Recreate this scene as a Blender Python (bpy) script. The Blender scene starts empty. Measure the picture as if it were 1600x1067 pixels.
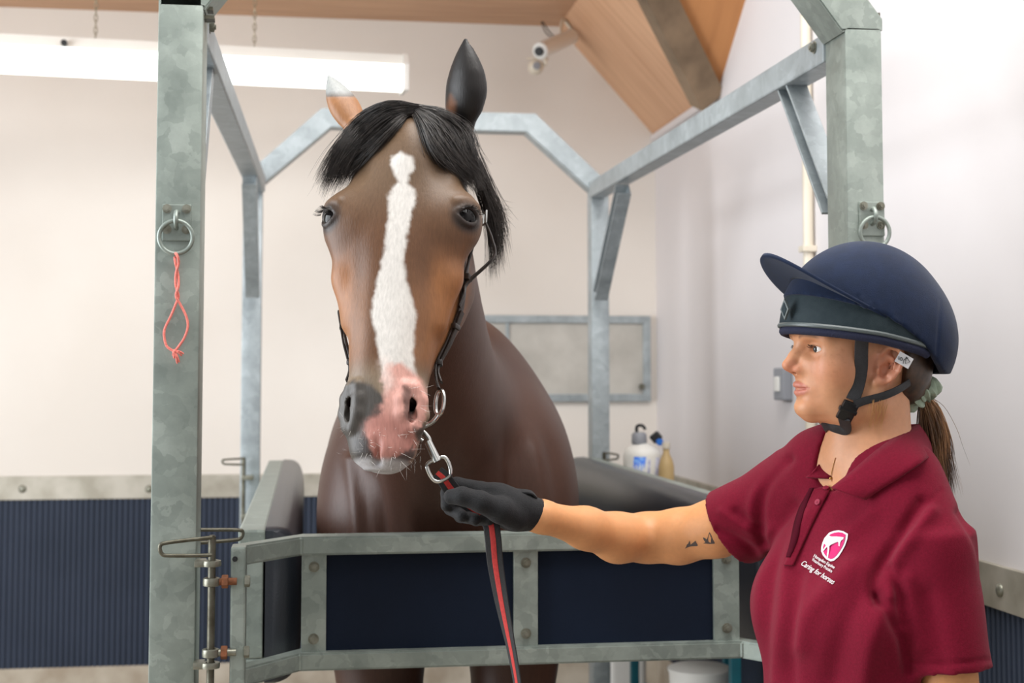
import bpy, bmesh, math, random
import numpy as np
from mathutils import Vector, Matrix, Quaternion
from mathutils.bvhtree import BVHTree

random.seed(7)
rng = np.random.default_rng(7)
SC = bpy.context.scene
COL = SC.collection

# ------------------------------------------------------------------ camera
F = 2222.2                      # focal length in pixels of the 1600 px wide frame (50 mm on 36 mm)
YAW, PITCH = math.radians(8.2), math.radians(3.5)
CX, CY = 800.0, 447.0           # principal point (the photo is a crop: lens shift)
CAM = Vector((0, 0, 1.51))
_r = Vector((math.cos(YAW), -math.sin(YAW), 0))
_f = Vector((math.sin(YAW) * math.cos(PITCH), math.cos(YAW) * math.cos(PITCH), math.sin(PITCH)))
_u = _r.cross(_f)
cd = bpy.data.cameras.new('camera'); cam = bpy.data.objects.new('camera', cd); COL.objects.link(cam)
cam.location = CAM
cam.rotation_euler = Matrix((_r, _u, -_f)).transposed().to_euler()
cd.sensor_width = 36; cd.lens = 50; cd.shift_y = -(533.5 - CY) / 1600
cd.clip_start = 0.05
cd.dof.use_dof = True; cd.dof.focus_distance = 2.38; cd.dof.aperture_fstop = 5.0
SC.camera = cam

# ------------------------------------------------------------------ world, lights, exposure
W = bpy.data.worlds.new('world'); SC.world = W; W.use_nodes = True
bg = W.node_tree.nodes['Background']
bg.inputs[0].default_value = (0.93, 0.97, 1.0, 1); bg.inputs[1].default_value = 0.24


def area(name, loc, target, sx, sy, power, col):
    l = bpy.data.lights.new(name, 'AREA'); l.shape = 'RECTANGLE'; l.size = sx; l.size_y = sy
    l.energy = power; l.color = col
    o = bpy.data.objects.new(name, l); COL.objects.link(o); o.location = loc
    o.rotation_euler = (Vector(target) - Vector(loc)).to_track_quat('-Z', 'Y').to_euler()
    return o


area('daylight_doorway', (-3.0, 2.8, 1.8), (0.6, 3.1, 1.5), 3.0, 2.8, 190, (0.92, 0.96, 1.0))
area('daylight_roof_light', (0.6, 2.2, 3.9), (0.6, 3.0, 1.0), 2.2, 2.2, 105, (1.0, 0.98, 0.95))
area('camera_side_fill', (0.2, -2.2, 2.6), (0.5, 3.0, 1.4), 3.0, 2.0, 13, (1.0, 0.97, 0.93))  # soft front fill added behind the camera, no entrance is modelled
SC.view_settings.view_transform = 'Standard'
SC.view_settings.look = 'None'
SC.view_settings.gamma = 1.0
SC.view_settings.use_curve_mapping = False
SC.view_settings.exposure = 0.32
SC.cycles.max_bounces = 8


# ------------------------------------------------------------------ pixel rays
def ray(px, py):
    return _f + _r * ((px - CX) / F) - _u * ((py - CY) / F)


def P(px, py, d):               # point at camera depth d
    return CAM + ray(px, py) * d


def PX(px, py, X): r = ray(px, py); return CAM + r * ((X - CAM.x) / r.x)
def PY(px, py, Y): r = ray(px, py); return CAM + r * ((Y - CAM.y) / r.y)
def PZ(px, py, Z): r = ray(px, py); return CAM + r * ((Z - CAM.z) / r.z)
def PP(px, py, pt, n): r = ray(px, py); return CAM + r * ((Vector(pt) - CAM).dot(n) / r.dot(n))


# ------------------------------------------------------------------ materials
def lin(c):
    return tuple(((v / 255) / 12.92 if v / 255 <= 0.04045 else ((v / 255 + 0.055) / 1.055) ** 2.4) for v in c) + (1,)


def nodes(name):
    m = bpy.data.materials.new(name); m.use_nodes = True
    nt = m.node_tree; return m, nt, nt.nodes['Principled BSDF']


def mat(name, c, rough=0.6, metal=0.0, c2=None, scale=8, detail=4, contrast=(0.35, 0.65), bump=0.0, bscale=None,
        stretch=None, spec=0.5, coat=0.0, sheen=0.0, rough2=None, sss=0.0):
    m, nt, b = nodes(name)
    b.inputs['Base Color'].default_value = lin(c)
    b.inputs['Roughness'].default_value = rough
    b.inputs['Metallic'].default_value = metal
    b.inputs['Specular IOR Level'].default_value = spec
    b.inputs['Coat Weight'].default_value = coat
    b.inputs['Sheen Weight'].default_value = sheen
    if sss:
        b.inputs['Subsurface Weight'].default_value = sss
        b.inputs['Subsurface Radius'].default_value = (0.012, 0.005, 0.003)
        b.inputs['Subsurface Scale'].default_value = 1.0
    L = nt.links
    tc = nt.nodes.new('ShaderNodeTexCoord'); vec = tc.outputs['Object']
    if stretch:
        mp = nt.nodes.new('ShaderNodeMapping'); mp.inputs['Scale'].default_value = stretch
        L.new(vec, mp.inputs[0]); vec = mp.outputs[0]
    if c2 is not None:
        n = nt.nodes.new('ShaderNodeTexNoise'); n.inputs['Scale'].default_value = scale; n.inputs['Detail'].default_value = detail
        L.new(vec, n.inputs['Vector'])
        r = nt.nodes.new('ShaderNodeValToRGB'); r.color_ramp.elements[0].position = contrast[0]; r.color_ramp.elements[1].position = contrast[1]
        r.color_ramp.elements[0].color = lin(c); r.color_ramp.elements[1].color = lin(c2)
        L.new(n.outputs['Fac'], r.inputs[0]); L.new(r.outputs[0], b.inputs['Base Color'])
        if rough2 is not None:
            mr = nt.nodes.new('ShaderNodeMapRange'); mr.inputs['To Min'].default_value = rough; mr.inputs['To Max'].default_value = rough2
            mr.inputs['From Min'].default_value = contrast[0]; mr.inputs['From Max'].default_value = contrast[1]
            L.new(n.outputs['Fac'], mr.inputs[0]); L.new(mr.outputs[0], b.inputs['Roughness'])
    if bump:
        n2 = nt.nodes.new('ShaderNodeTexNoise'); n2.inputs['Scale'].default_value = bscale or scale * 4; n2.inputs['Detail'].default_value = 3
        L.new(vec, n2.inputs['Vector'])
        bp = nt.nodes.new('ShaderNodeBump'); bp.inputs['Strength'].default_value = bump; bp.inputs['Distance'].default_value = 0.004
        L.new(n2.outputs['Fac'], bp.inputs['Height']); L.new(bp.outputs[0], b.inputs['Normal'])
    return m


def galvanised(name, a, b_, c):
    m, nt, b = nodes(name); L = nt.links
    tc = nt.nodes.new('ShaderNodeTexCoord')
    v = nt.nodes.new('ShaderNodeTexVoronoi'); v.inputs['Scale'].default_value = 38; v.feature = 'F1'
    n0 = nt.nodes.new('ShaderNodeTexNoise'); n0.inputs['Scale'].default_value = 14; n0.inputs['Detail'].default_value = 6
    n1 = nt.nodes.new('ShaderNodeTexNoise'); n1.inputs['Scale'].default_value = 9; n1.inputs['Detail'].default_value = 8; n1.inputs['Roughness'].default_value = 0.65
    mx0 = nt.nodes.new('ShaderNodeMixRGB'); mx0.blend_type = 'ADD'; mx0.inputs[0].default_value = 0.12
    L.new(tc.outputs['Object'], n0.inputs['Vector']); L.new(tc.outputs['Object'], mx0.inputs[1]); L.new(n0.outputs['Color'], mx0.inputs[2])
    L.new(mx0.outputs[0], v.inputs['Vector']); L.new(tc.outputs['Object'], n1.inputs['Vector'])
    sep = nt.nodes.new('ShaderNodeSeparateColor'); L.new(v.outputs['Color'], sep.inputs[0])
    mm = nt.nodes.new('ShaderNodeMixRGB'); mm.blend_type = 'MIX'; mm.inputs[0].default_value = 0.82
    L.new(sep.outputs[0], mm.inputs[1]); L.new(n1.outputs['Fac'], mm.inputs[2])
    r = nt.nodes.new('ShaderNodeValToRGB'); e = r.color_ramp.elements
    e[0].position = 0.30; e[0].color = lin(a); e[1].position = 0.70; e[1].color = lin(c)
    x = e.new(0.5); x.color = lin(b_)
    L.new(mm.outputs[0], r.inputs[0]); L.new(r.outputs[0], b.inputs['Base Color'])
    b.inputs['Metallic'].default_value = 0.45
    mr = nt.nodes.new('ShaderNodeMapRange'); mr.inputs['To Min'].default_value = 0.3; mr.inputs['To Max'].default_value = 0.62
    L.new(mm.outputs[0], mr.inputs[0]); L.new(mr.outputs[0], b.inputs['Roughness'])
    bp = nt.nodes.new('ShaderNodeBump'); bp.inputs['Strength'].default_value = 0.12; bp.inputs['Distance'].default_value = 0.003
    L.new(n1.outputs['Fac'], bp.inputs['Height']); L.new(bp.outputs[0], b.inputs['Normal'])
    return m


def planks(name, c, c2, board, axis):
    """wood boards: grain along the object's long axis, seams every `board` metres along `axis` (0/1/2, object coordinates)"""
    m, nt, b = nodes(name); L = nt.links
    tc = nt.nodes.new('ShaderNodeTexCoord')
    sp = nt.nodes.new('ShaderNodeSeparateXYZ'); L.new(tc.outputs['Object'], sp.inputs[0])
    dv = nt.nodes.new('ShaderNodeMath'); dv.operation = 'DIVIDE'; dv.inputs[1].default_value = board; L.new(sp.outputs[axis], dv.inputs[0])
    fr = nt.nodes.new('ShaderNodeMath'); fr.operation = 'FRACT'; L.new(dv.outputs[0], fr.inputs[0])
    fl = nt.nodes.new('ShaderNodeMath'); fl.operation = 'FLOOR'; L.new(dv.outputs[0], fl.inputs[0])
    wn = nt.nodes.new('ShaderNodeTexWhiteNoise'); wn.noise_dimensions = '1D'; L.new(fl.outputs[0], wn.inputs['W'])
    mp = nt.nodes.new('ShaderNodeMapping'); s = [1.2, 1.2, 1.2]; s[axis] = 16; mp.inputs['Scale'].default_value = s
    L.new(tc.outputs['Object'], mp.inputs[0])
    n = nt.nodes.new('ShaderNodeTexNoise'); n.inputs['Scale'].default_value = 1.6; n.inputs['Detail'].default_value = 5; L.new(mp.outputs[0], n.inputs['Vector'])
    ad = nt.nodes.new('ShaderNodeMath'); ad.operation = 'MULTIPLY_ADD'; ad.inputs[1].default_value = 0.5; L.new(wn.outputs['Value'], ad.inputs[0]); L.new(n.outputs['Fac'], ad.inputs[2])
    r = nt.nodes.new('ShaderNodeValToRGB'); r.color_ramp.elements[0].position = 0.3; r.color_ramp.elements[1].position = 1.05
    r.color_ramp.elements[0].color = lin(c); r.color_ramp.elements[1].color = lin(c2); L.new(ad.outputs[0], r.inputs[0])
    L.new(r.outputs[0], b.inputs['Base Color']); b.inputs['Roughness'].default_value = 0.55
    lt = nt.nodes.new('ShaderNodeMath'); lt.operation = 'GREATER_THAN'; lt.inputs[1].default_value = 0.03; L.new(fr.outputs[0], lt.inputs[0])
    bp = nt.nodes.new('ShaderNodeBump'); bp.inputs['Strength'].default_value = 0.6; bp.inputs['Distance'].default_value = 0.004
    L.new(lt.outputs[0], bp.inputs['Height']); L.new(bp.outputs[0], b.inputs['Normal'])
    return m


M = {}
M['plaster'] = mat('plaster', (226, 219, 211), 0.75, c2=(220, 212, 203), scale=1.3, bump=0.12, bscale=60)
M['white_wall'] = mat('white_wall', (221, 216, 216), 0.6, c2=(215, 210, 210), scale=1.1, bump=0.06, bscale=40)
M['concrete'] = mat('concrete', (176, 166, 150), 0.85, c2=(142, 130, 114), scale=5, detail=8, bump=0.35, bscale=50)
M['kerb'] = mat('kerb', (190, 180, 164), 0.85, c2=(160, 146, 128), scale=6, detail=8, bump=0.35, bscale=50)
M['wood_flat'] = planks('wood_flat', (160, 118, 90), (200, 158, 124), 0.6, 1)
M['wood_slope'] = planks('wood_slope', (182, 134, 100), (216, 172, 136), 0.62, 1)
M['wood_dark'] = planks('wood_dark', (150, 96, 56), (186, 128, 80), 0.5, 0)
M['beam'] = mat('beam', (134, 112, 88), 0.6, c2=(98, 80, 60), scale=6, stretch=(1, 1, 1), detail=6, bump=0.2)
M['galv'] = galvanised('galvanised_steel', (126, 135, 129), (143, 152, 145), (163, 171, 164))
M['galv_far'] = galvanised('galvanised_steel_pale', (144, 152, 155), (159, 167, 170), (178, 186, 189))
M['zinc'] = mat('zinc', (150, 150, 138), 0.4, 0.7, c2=(120, 118, 104), scale=40, bump=0.1)
M['rod'] = mat('rod', (112, 110, 98), 0.45, 0.75, c2=(84, 80, 68), scale=30, bump=0.15)
M['rust'] = mat('rust', (142, 88, 58), 0.75, 0.3, c2=(112, 72, 48), scale=70, bump=0.3)
M['strip'] = mat('strip', (188, 182, 170), 0.5, 0.45, c2=(160, 154, 140), scale=9, detail=7, bump=0.1)
M['rubber'] = mat('rubber', (50, 58, 74), 0.6, c2=(45, 53, 68), scale=3, bump=0.05, spec=0.3)
M['navy_panel'] = mat('navy_panel', (15, 23, 38), 0.7, c2=(18, 28, 45), scale=3, bump=0.12, bscale=400, spec=0.15)
M['pad'] = mat('pad', (38, 42, 50), 0.34, c2=(46, 49, 56), scale=4, bump=0.15, bscale=220, spec=0.5)
M['dark'] = mat('dark', (26, 26, 28), 0.5)
M['white_plastic'] = mat('white_plastic', (232, 230, 224), 0.45, c2=(226, 224, 218), scale=5)
M['cream_plastic'] = mat('cream_plastic', (214, 204, 186), 0.4)
M['grey_plastic'] = mat('grey_plastic', (140, 142, 148), 0.5)
M['teal'] = mat('teal', (20, 98, 112), 0.4, c2=(16, 84, 98), scale=10)
M['twine'] = mat('twine', (232, 132, 120), 0.8, c2=(214, 112, 102), scale=200, bump=0.5, bscale=500)
M['chain'] = mat('chain', (150, 140, 118), 0.45, 0.6)
mm_, nt_, b_ = nodes('lit_diffuser')
b_.inputs['Base Color'].default_value = (0.95, 0.97, 0.95, 1); b_.inputs['Roughness'].default_value = 0.4
b_.inputs['Emission Color'].default_value = (0.95, 1.0, 0.96, 1); b_.inputs['Emission Strength'].default_value = 1.6
M['lit'] = mm_


# ------------------------------------------------------------------ mesh helpers
def link(name, me, m=None, parent=None, smooth=False):
    o = bpy.data.objects.new(name, me); COL.objects.link(o)
    if m is not None:
        me.materials.append(m)
    if smooth:
        me.polygons.foreach_set('use_smooth', [True] * len(me.polygons)); me.update()
    if parent is not None:
        o.parent = parent
        o.matrix_parent_inverse = Matrix.Translation(-parent.location) if parent.type == 'EMPTY' else Matrix()
    return o


def obj(name, bm, m, parent=None, smooth=False):
    me = bpy.data.meshes.new(name)
    bmesh.ops.recalc_face_normals(bm, faces=bm.faces)
    bm.to_mesh(me); bm.free()
    o = link(name, me, m, parent, smooth)
    if smooth:
        sharp_by_angle(me)
    return o


def sharp_by_angle(me, a=0.7):
    try:
        me.set_sharp_from_angle(angle=a)
    except Exception:
        pass


def tag(o, label, cat, group=None, kind=None):
    if label: o['label'] = label
    if cat: o['category'] = cat
    if group: o['group'] = group
    if kind: o['kind'] = kind
    return o


def thing(name, loc, label, cat, group=None):
    o = bpy.data.objects.new(name, None); COL.objects.link(o); o.location = loc; o.empty_display_size = 0.1
    return tag(o, label, cat, group)


def structure(o):
    o['kind'] = 'structure'; return o


def NB(): return bmesh.new()


def box(bm, lo, hi, bev=0.0, seg=2):
    lo, hi = Vector(lo), Vector(hi)
    r = bmesh.ops.create_cube(bm, size=1.0, matrix=Matrix.Translation((lo + hi) / 2) @ Matrix.Diagonal((hi - lo)).to_4x4())
    vs = r['verts']
    if bev:
        es = list({e for v in vs for e in v.link_edges})
        bmesh.ops.bevel(bm, geom=es, offset=bev, segments=seg, affect='EDGES', profile=0.6)


def frame_from(d, up):
    z = d.normalized(); x = up.cross(z)
    if x.length < 1e-5: x = Vector((1, 0, 0)).cross(z)
    x.normalize(); y = z.cross(x); return x, y, z


def bar(bm, p, q, w, h, up=(0, 0, 1), bev=0.004, ext=0.0):
    """rectangular bar from p to q; h across `up`, w sideways"""
    p, q = Vector(p), Vector(q); x, y, z = frame_from(q - p, Vector(up))
    p = p - z * ext; q = q + z * ext
    R = Matrix((x, y, z)).transposed().to_4x4()
    r = bmesh.ops.create_cube(bm, size=1.0, matrix=Matrix.Translation((p + q) / 2) @ R @ Matrix.Diagonal((w, h, (q - p).length)).to_4x4())
    if bev:
        es = list({e for v in r['verts'] for e in v.link_edges})
        bmesh.ops.bevel(bm, geom=es, offset=bev, segments=2, affect='EDGES', profile=0.6)


def cyl(bm, p, q, r, r2=None, seg=20, bev=0.0):
    p, q = Vector(p), Vector(q); x, y, z = frame_from(q - p, Vector((0, 0.13, 1)))
    R = Matrix((x, y, z)).transposed().to_4x4()
    res = bmesh.ops.create_cone(bm, cap_ends=True, segments=seg, radius1=r, radius2=r if r2 is None else r2, depth=(q - p).length,
                                matrix=Matrix.Translation((p + q) / 2) @ R)
    if bev:
        es = [e for e in {e for v in res['verts'] for e in v.link_edges} if any(len(f.verts) > 4 for f in e.link_faces)]
        bmesh.ops.bevel(bm, geom=es, offset=bev, segments=2, affect='EDGES')


def smooth_path(pts, n=8, closed=False):
    pts = [Vector(p) for p in pts]; out = []; N = len(pts)
    rngs = range(N if closed else N - 1)
    for i in rngs:
        if closed: p0, p1, p2, p3 = pts[i - 1], pts[i], pts[(i + 1) % N], pts[(i + 2) % N]
        else: p0, p1, p2, p3 = pts[max(i - 1, 0)], pts[i], pts[i + 1], pts[min(i + 2, N - 1)]
        for k in range(n):
            t = k / n
            out.append(0.5 * ((2 * p1) + (p2 - p0) * t + (2 * p0 - 5 * p1 + 4 * p2 - p3) * t * t + (3 * p1 - p0 - 3 * p2 + p3) * t ** 3))
    if not closed: out.append(pts[-1])
    return out


def tube(bm, pts, r, seg=10, closed=False, flat=None, up=None, cap=True):
    """tube along pts; r a number or a list; flat=(a, b) gives an elliptical/rounded strap section with `up` the side of b"""
    pts = [Vector(p) for p in pts]; N = len(pts)
    rings = []; xprev = None
    for i, p in enumerate(pts):
        a = pts[(i - 1) % N] if (closed or i > 0) else p
        b = pts[(i + 1) % N] if (closed or i < N - 1) else p
        d = (b - a)
        if d.length < 1e-9: d = Vector((0, 0, 1))
        d.normalize()
        if up is not None:
            u = up[i] if isinstance(up, list) else Vector(up)
            x = d.cross(u)
        elif xprev is None:
            x = d.orthogonal()
        else:
            x = xprev - d * xprev.dot(d)
        if x.length < 1e-6: x = d.orthogonal()
        x.normalize(); xprev = x; y = d.cross(x)
        rr = r[i] if isinstance(r, (list, tuple, np.ndarray)) else r
        ring = []
        for k in range(seg):
            t = 2 * math.pi * k / seg; cx, sy = math.cos(t), math.sin(t)
            if flat:
                cx = math.copysign(abs(cx) ** 0.5, cx) * flat[0]; sy = math.copysign(abs(sy) ** 0.5, sy) * flat[1]
                s = rr
            else:
                s = rr
            ring.append(bm.verts.new(p + x * cx * s + y * sy * s))
        rings.append(ring)
    for i in range(N if closed else N - 1):
        A, B = rings[i], rings[(i + 1) % N]
        for k in range(seg):
            bm.faces.new((A[k], A[(k + 1) % seg], B[(k + 1) % seg], B[k]))
    if cap and not closed:
        bm.faces.new(rings[0][::-1]); bm.faces.new(rings[-1])


def circle_pts(c, r, ax, ay, n=32, a0=0, a1=2 * math.pi):
    c, ax, ay = Vector(c), Vector(ax), Vector(ay)
    full = abs(a1 - a0 - 2 * math.pi) < 1e-6
    return [c + ax * (r * math.cos(a0 + (a1 - a0) * k / (n if full else n - 1))) + ay * (r * math.sin(a0 + (a1 - a0) * k / (n if full else n - 1))) for k in range(n)]


def prism(bm, pts, off):
    """closed polygon extruded by the vector off"""
    a = [bm.verts.new(Vector(p)) for p in pts]; b = [bm.verts.new(Vector(p) + Vector(off)) for p in pts]; n = len(a)
    bm.faces.new(a[::-1]); bm.faces.new(b)
    for i in range(n): bm.faces.new((a[i], a[(i + 1) % n], b[(i + 1) % n], b[i]))


def sphere(bm, c, r, u=20, v=12, scale=(1, 1, 1), rot=None):
    Mx = Matrix.Translation(Vector(c)) @ (rot.to_4x4() if rot is not None else Matrix.Identity(4)) @ Matrix.Diagonal(Vector(scale)).to_4x4()
    bmesh.ops.create_uvsphere(bm, u_segments=u, v_segments=v, radius=r, matrix=Mx)


def hexbolt(bm, p, n, r=0.012, h=0.008):
    p, n = Vector(p), Vector(n).normalized()
    cyl(bm, p - n * 0.001, p + n * 0.0025, r * 1.25, seg=20)
    cyl(bm, p + n * 0.0025, p + n * (0.0025 + h), r, seg=6, bev=0.001)
    cyl(bm, p + n * (0.0025 + h), p + n * (0.0025 + h + 0.003), r * 0.5, seg=12)
# ------------------------------------------------------------------ the room
YW, XW = 6.5, 1.62
bm = NB(); box(bm, (-3.6, -1.5, -0.1), (XW + 0.1, YW + 0.1, 0)); structure(obj('floor', bm, M['concrete']))
bm = NB(); box(bm, (-3.6, YW, 0), (XW + 0.1, YW + 0.1, 3.4)); structure(obj('wall_back', bm, M['plaster']))
bm = NB(); box(bm, (XW, -1.5, 0), (XW + 0.1, YW, 4.6)); structure(obj('wall_right', bm, M['white_wall']))
# ceiling: flat part over the back wall, sloping boards down to the right-hand wall, a hip of darker boards beyond the rafter
zc = PY(400, 25, YW).z
xk = PY(872, 38, YW).x
zs = PY(1015, 214, YW).z
bm = NB(); box(bm, (-3.6, 4.6, zc), (xk, YW, zc + 0.08)); structure(obj('ceiling', bm, M['wood_flat']))
bm = NB()
nA = Vector((zc - zs, 0, XW - xk)).normalized()
yb = 5.5
b0 = Vector((XW, PX(1120, 154, XW).y, zs))
b1 = PP(1047, 0, (XW, YW, zs), nA); b1 = b0 + (b1 - b0) * 1.5
prism(bm, [(xk, YW, zc), (XW, YW, zs), b0, b1, (xk, b1.y, zc)], nA * 0.06)
structure(obj('ceiling_slope', bm, M['wood_slope']))
c1 = PX(1165, 0, XW); c0 = Vector((XW, b0.y, zs)); c1 = c0 + (c1 - c0) * 1.5
bm = NB(); prism(bm, [c0, c1, b1], (b1 - c0).cross(c1 - c0).normalized() * -0.05 if (b1 - c0).cross(c1 - c0).z < 0 else (b1 - c0).cross(c1 - c0).normalized() * 0.05)
structure(obj('ceiling_hip', bm, M['wood_dark']))
dB = (b1 - b0).normalized()
bm = NB(); bar(bm, b0 - nA * 0.06 + Vector((0, -0.02, 0.02)), b1 - nA * 0.06 + Vector((0, -0.02, 0.02)), 0.085, 0.12, up=nA, bev=0.004)
structure(obj('ceiling_beam', bm, M['beam']))
bm = NB(); bar(bm, (XW - 0.012, b0.y, zs - 0.008), (XW - 0.012, YW, zs - 0.008), 0.024, 0.03); structure(obj('trim_1', bm, M['white_wall']))

# galvanised strips, ribbed rubber mats and the concrete kerb round the walls
zt1, zt0, zr0 = 1.06, 0.958, 0.232


def dome_bolt(bm, c, n, r=0.017):
    c, n = Vector(c), Vector(n); x, y, z = frame_from(n, Vector((0, 0, 1)))
    sphere(bm, c, r, 16, 8, scale=(1, 1, 0.5), rot=Matrix((x, y, z)).transposed())


o = structure(obj('trim_2', (lambda b: (box(b, (-3.6, YW - 0.016, zt0), (XW - 0.02, YW, zt1), 0.002), b)[1])(NB()), M['strip']))
for px in (35, 233, 430, 620, 1000):
    bm = NB(); dome_bolt(bm, PY(px, 764, YW - 0.017), (0, -1, 0)); structure(obj('bolt_head', bm, M['zinc'], o, True))
o = structure(obj('trim_3', (lambda b: (box(b, (XW - 0.016, -1.4, zt0), (XW, YW - 0.0, zt1), 0.002), b)[1])(NB()), M['strip']))
for y in (3.155, 3.95, 4.75, 5.55):
    bm = NB(); dome_bolt(bm, (XW - 0.017, y, 1.005), (-1, 0, 0), 0.016); structure(obj('bolt_head', bm, M['zinc'], o, True))


def ribbed(name, p, q, n, z0, z1, m):
    """a ribbed sheet between ground points p and q facing n"""
    p, q, n = Vector(p), Vector(q), Vector(n); L = (q - p).length; d = (q - p).normalized()
    pitch = 0.0242; k = int(L / pitch); bm = NB(); prof = []
    for i in range(k):
        for f, h in ((0.0, 0.002), (0.10, 0.0085), (0.24, 0.0105), (0.45, 0.0105), (0.60, 0.0085), (0.70, 0.002)):
            prof.append((pitch * (i + f), h))
    lo = [bm.verts.new(p + d * s + n * h + Vector((0, 0, z0))) for s, h in prof]
    hi = [bm.verts.new(p + d * s + n * h + Vector((0, 0, z1))) for s, h in prof]
    for i in range(len(lo) - 1): bm.faces.new((lo[i], lo[i + 1], hi[i + 1], hi[i]))
    a, b = p + Vector((0, 0, z0)), p + d * prof[-1][0] + Vector((0, 0, z0))
    box_v = [bm.verts.new(v) for v in (a, b, b + Vector((0, 0, z1 - z0)), a + Vector((0, 0, z1 - z0)))]
    bm.faces.new(box_v)
    return obj(name, bm, m)


tag(ribbed('rubber_wall_mat', (-3.5, YW, 0), (XW - 0.03, YW, 0), (0, -1, 0), zr0, zt0, M['rubber']),
    'vertically ribbed blue-grey rubber mat covering the lower part of the rear wall', 'wall mat')
tag(ribbed('rubber_wall_mat', (XW, 6.46, 0), (XW, -1.3, 0), (-1, 0, 0), zr0, zt0, M['rubber']),
    'ribbed blue-grey rubber mat on the white side wall behind the woman', 'wall mat')
bm = NB(); box(bm, (-3.6, YW - 0.012, 0), (XW, YW, zr0 + 0.0), 0.003); structure(obj('baseboard_back', bm, M['kerb']))
bm = NB(); box(bm, (XW - 0.012, -1.4, 0), (XW, YW - 0.013, zr0), 0.003); structure(obj('baseboard_right', bm, M['kerb']))

# framed steel hatch on the back wall
h0, h1 = PY(640, 628, YW), PY(1014, 494, YW)
t = thing('wall_hatch', ((h0.x + h1.x) / 2, YW - 0.02, h0.z), 'pale grey steel hatch in a metal frame, low on the rear wall by the corner', 'hatch')
bm = NB(); box(bm, (h0.x + 0.02, YW - 0.018, h0.z + 0.02), (h1.x - 0.02, YW, h1.z - 0.02)); obj('hatch_panel', bm, mat('hatch_panel', (196, 192, 184), 0.5, 0.2, c2=(176, 172, 164), scale=7, detail=7), t)
bm = NB()
fw = 0.035
for lo, hi in (((h0.x, h0.z), (h1.x, h0.z + fw)), ((h0.x, h1.z - fw), (h1.x, h1.z)), ((h1.x - fw, h0.z + fw), (h1.x, h1.z - fw)), ((h0.x, h0.z + fw), (h0.x + fw, h1.z - fw))):
    box(bm, (lo[0], YW - 0.032, lo[1]), (hi[0], YW, hi[1]), 0.002)
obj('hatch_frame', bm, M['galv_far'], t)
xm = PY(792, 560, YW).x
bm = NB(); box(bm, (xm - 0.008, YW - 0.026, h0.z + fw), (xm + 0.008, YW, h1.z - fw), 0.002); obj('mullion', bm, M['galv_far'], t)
bm = NB(); cyl(bm, PY(1003, 604, YW - 0.032), PY(1003, 604, YW - 0.05), 0.014, bev=0.002); obj('catch', bm, M['rod'], t, True)

# hanging fluorescent lamp
Yl = 5.75
ll, lr = PY(-160, 85, Yl - 0.18), PY(627, 115, Yl)
dL = (lr - ll); dL.z = 0; dL.normalize(); nL = Vector((dL.y, -dL.x, 0))
zt = PY(600, 87, Yl).z; zb = PY(600, 143, Yl).z
zm = zt - 0.32 * (zt - zb)
t = thing('fluorescent_light', ((ll.x + lr.x) / 2, (ll.y + lr.y) / 2, zb), 'long lit fluorescent lamp hanging on two chains before the rear wall', 'ceiling lamp')
A, B = Vector((ll.x, ll.y, 0)), Vector((lr.x, lr.y, 0)); Z = Vector((0, 0, 1))
bm = NB(); prism(bm, [A - nL * 0.045 + Z * zm, A - nL * 0.03 + Z * zt, A + nL * 0.03 + Z * zt, A + nL * 0.045 + Z * zm], B - A); obj('housing', bm, M['white_plastic'], t)
bm = NB()
pr = []
for k in range(13):
    a = math.pi * k / 12; pr.append(A + nL * 0.06 * math.cos(a) + Z * (zm - (zm - zb) * math.sin(a) ** 0.6))
prism(bm, pr, B - A); obj('diffuser', bm, M['lit'], t, True)
bm = NB(); prism(bm, [v + (B - A) * 1.0 + dL * 0.001 for v in ([A - nL * 0.062 + Z * (zb - 0.002), A - nL * 0.062 + Z * (zm + 0.004), A - nL * 0.034 + Z * (zt + 0.003), A + nL * 0.034 + Z * (zt + 0.003), A + nL * 0.062 + Z * (zm + 0.004), A + nL * 0.062 + Z * (zb - 0.002)])], dL * 0.02)
obj('end_cap', bm, M['white_plastic'], t)
for px in (150, 397):
    c = PY(px, 62, Yl - 0.1); s = (c.x - A.x) / dL.x; c = A + dL * s
    bm = NB(); z = zt - 0.0; k = 0
    while z < zc + 0.005:
        e = Vector((1, 0, 0)) if k % 2 else Vector((0, 1, 0))
        pts = circle_pts((0, 0, 0), 1, e, Z, 10)
        tube(bm, [Vector((c.x, c.y, z + 0.014)) + e * (p.dot(e) * 0.006) + Z * (p.z * 0.015) for p in pts], 0.0022, 5, closed=True)
        z += 0.0245; k += 1
    obj('chain', bm, M['chain'], t, True)
bm = NB(); q = PY(101, 68, Yl - 0.17); cyl(bm, q, q + Vector((0, -0.02, 0)), 0.012); obj('switch_knob', bm, M['dark'], t, True)

# lamp-like camera under the slope of the ceiling
p0, p1 = PY(893, 57, 6.3), PY(843, 80, 6.03)
t = thing('security_camera', p0, 'off-white tube-shaped camera with a small round lamp under the sloping ceiling', 'security camera')
bm = NB(); cyl(bm, p0, p1, 0.036, seg=24, bev=0.005); obj('housing', bm, M['white_plastic'], t, True)
dv = (p1 - p0).normalized()
bm = NB(); cyl(bm, p1 - dv * 0.01, p1 + dv * 0.012, 0.02, seg=20, bev=0.002); obj('lens', bm, M['dark'], t, True)
bm = NB(); tube(bm, smooth_path([p0 + (p1 - p0) * 0.35 + Vector((0, 0, 0.03)), p0 + (p1 - p0) * 0.3 + Vector((0, 0.03, 0.07)), p0 + Vector((-0.03, 0.02, 0.08)), p0 + Vector((0.02, 0.04, 0.02))], 6), 0.008, 8); obj('bracket', bm, M['cream_plastic'], t, True)
pb = PY(837, 105, 6.07)
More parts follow.
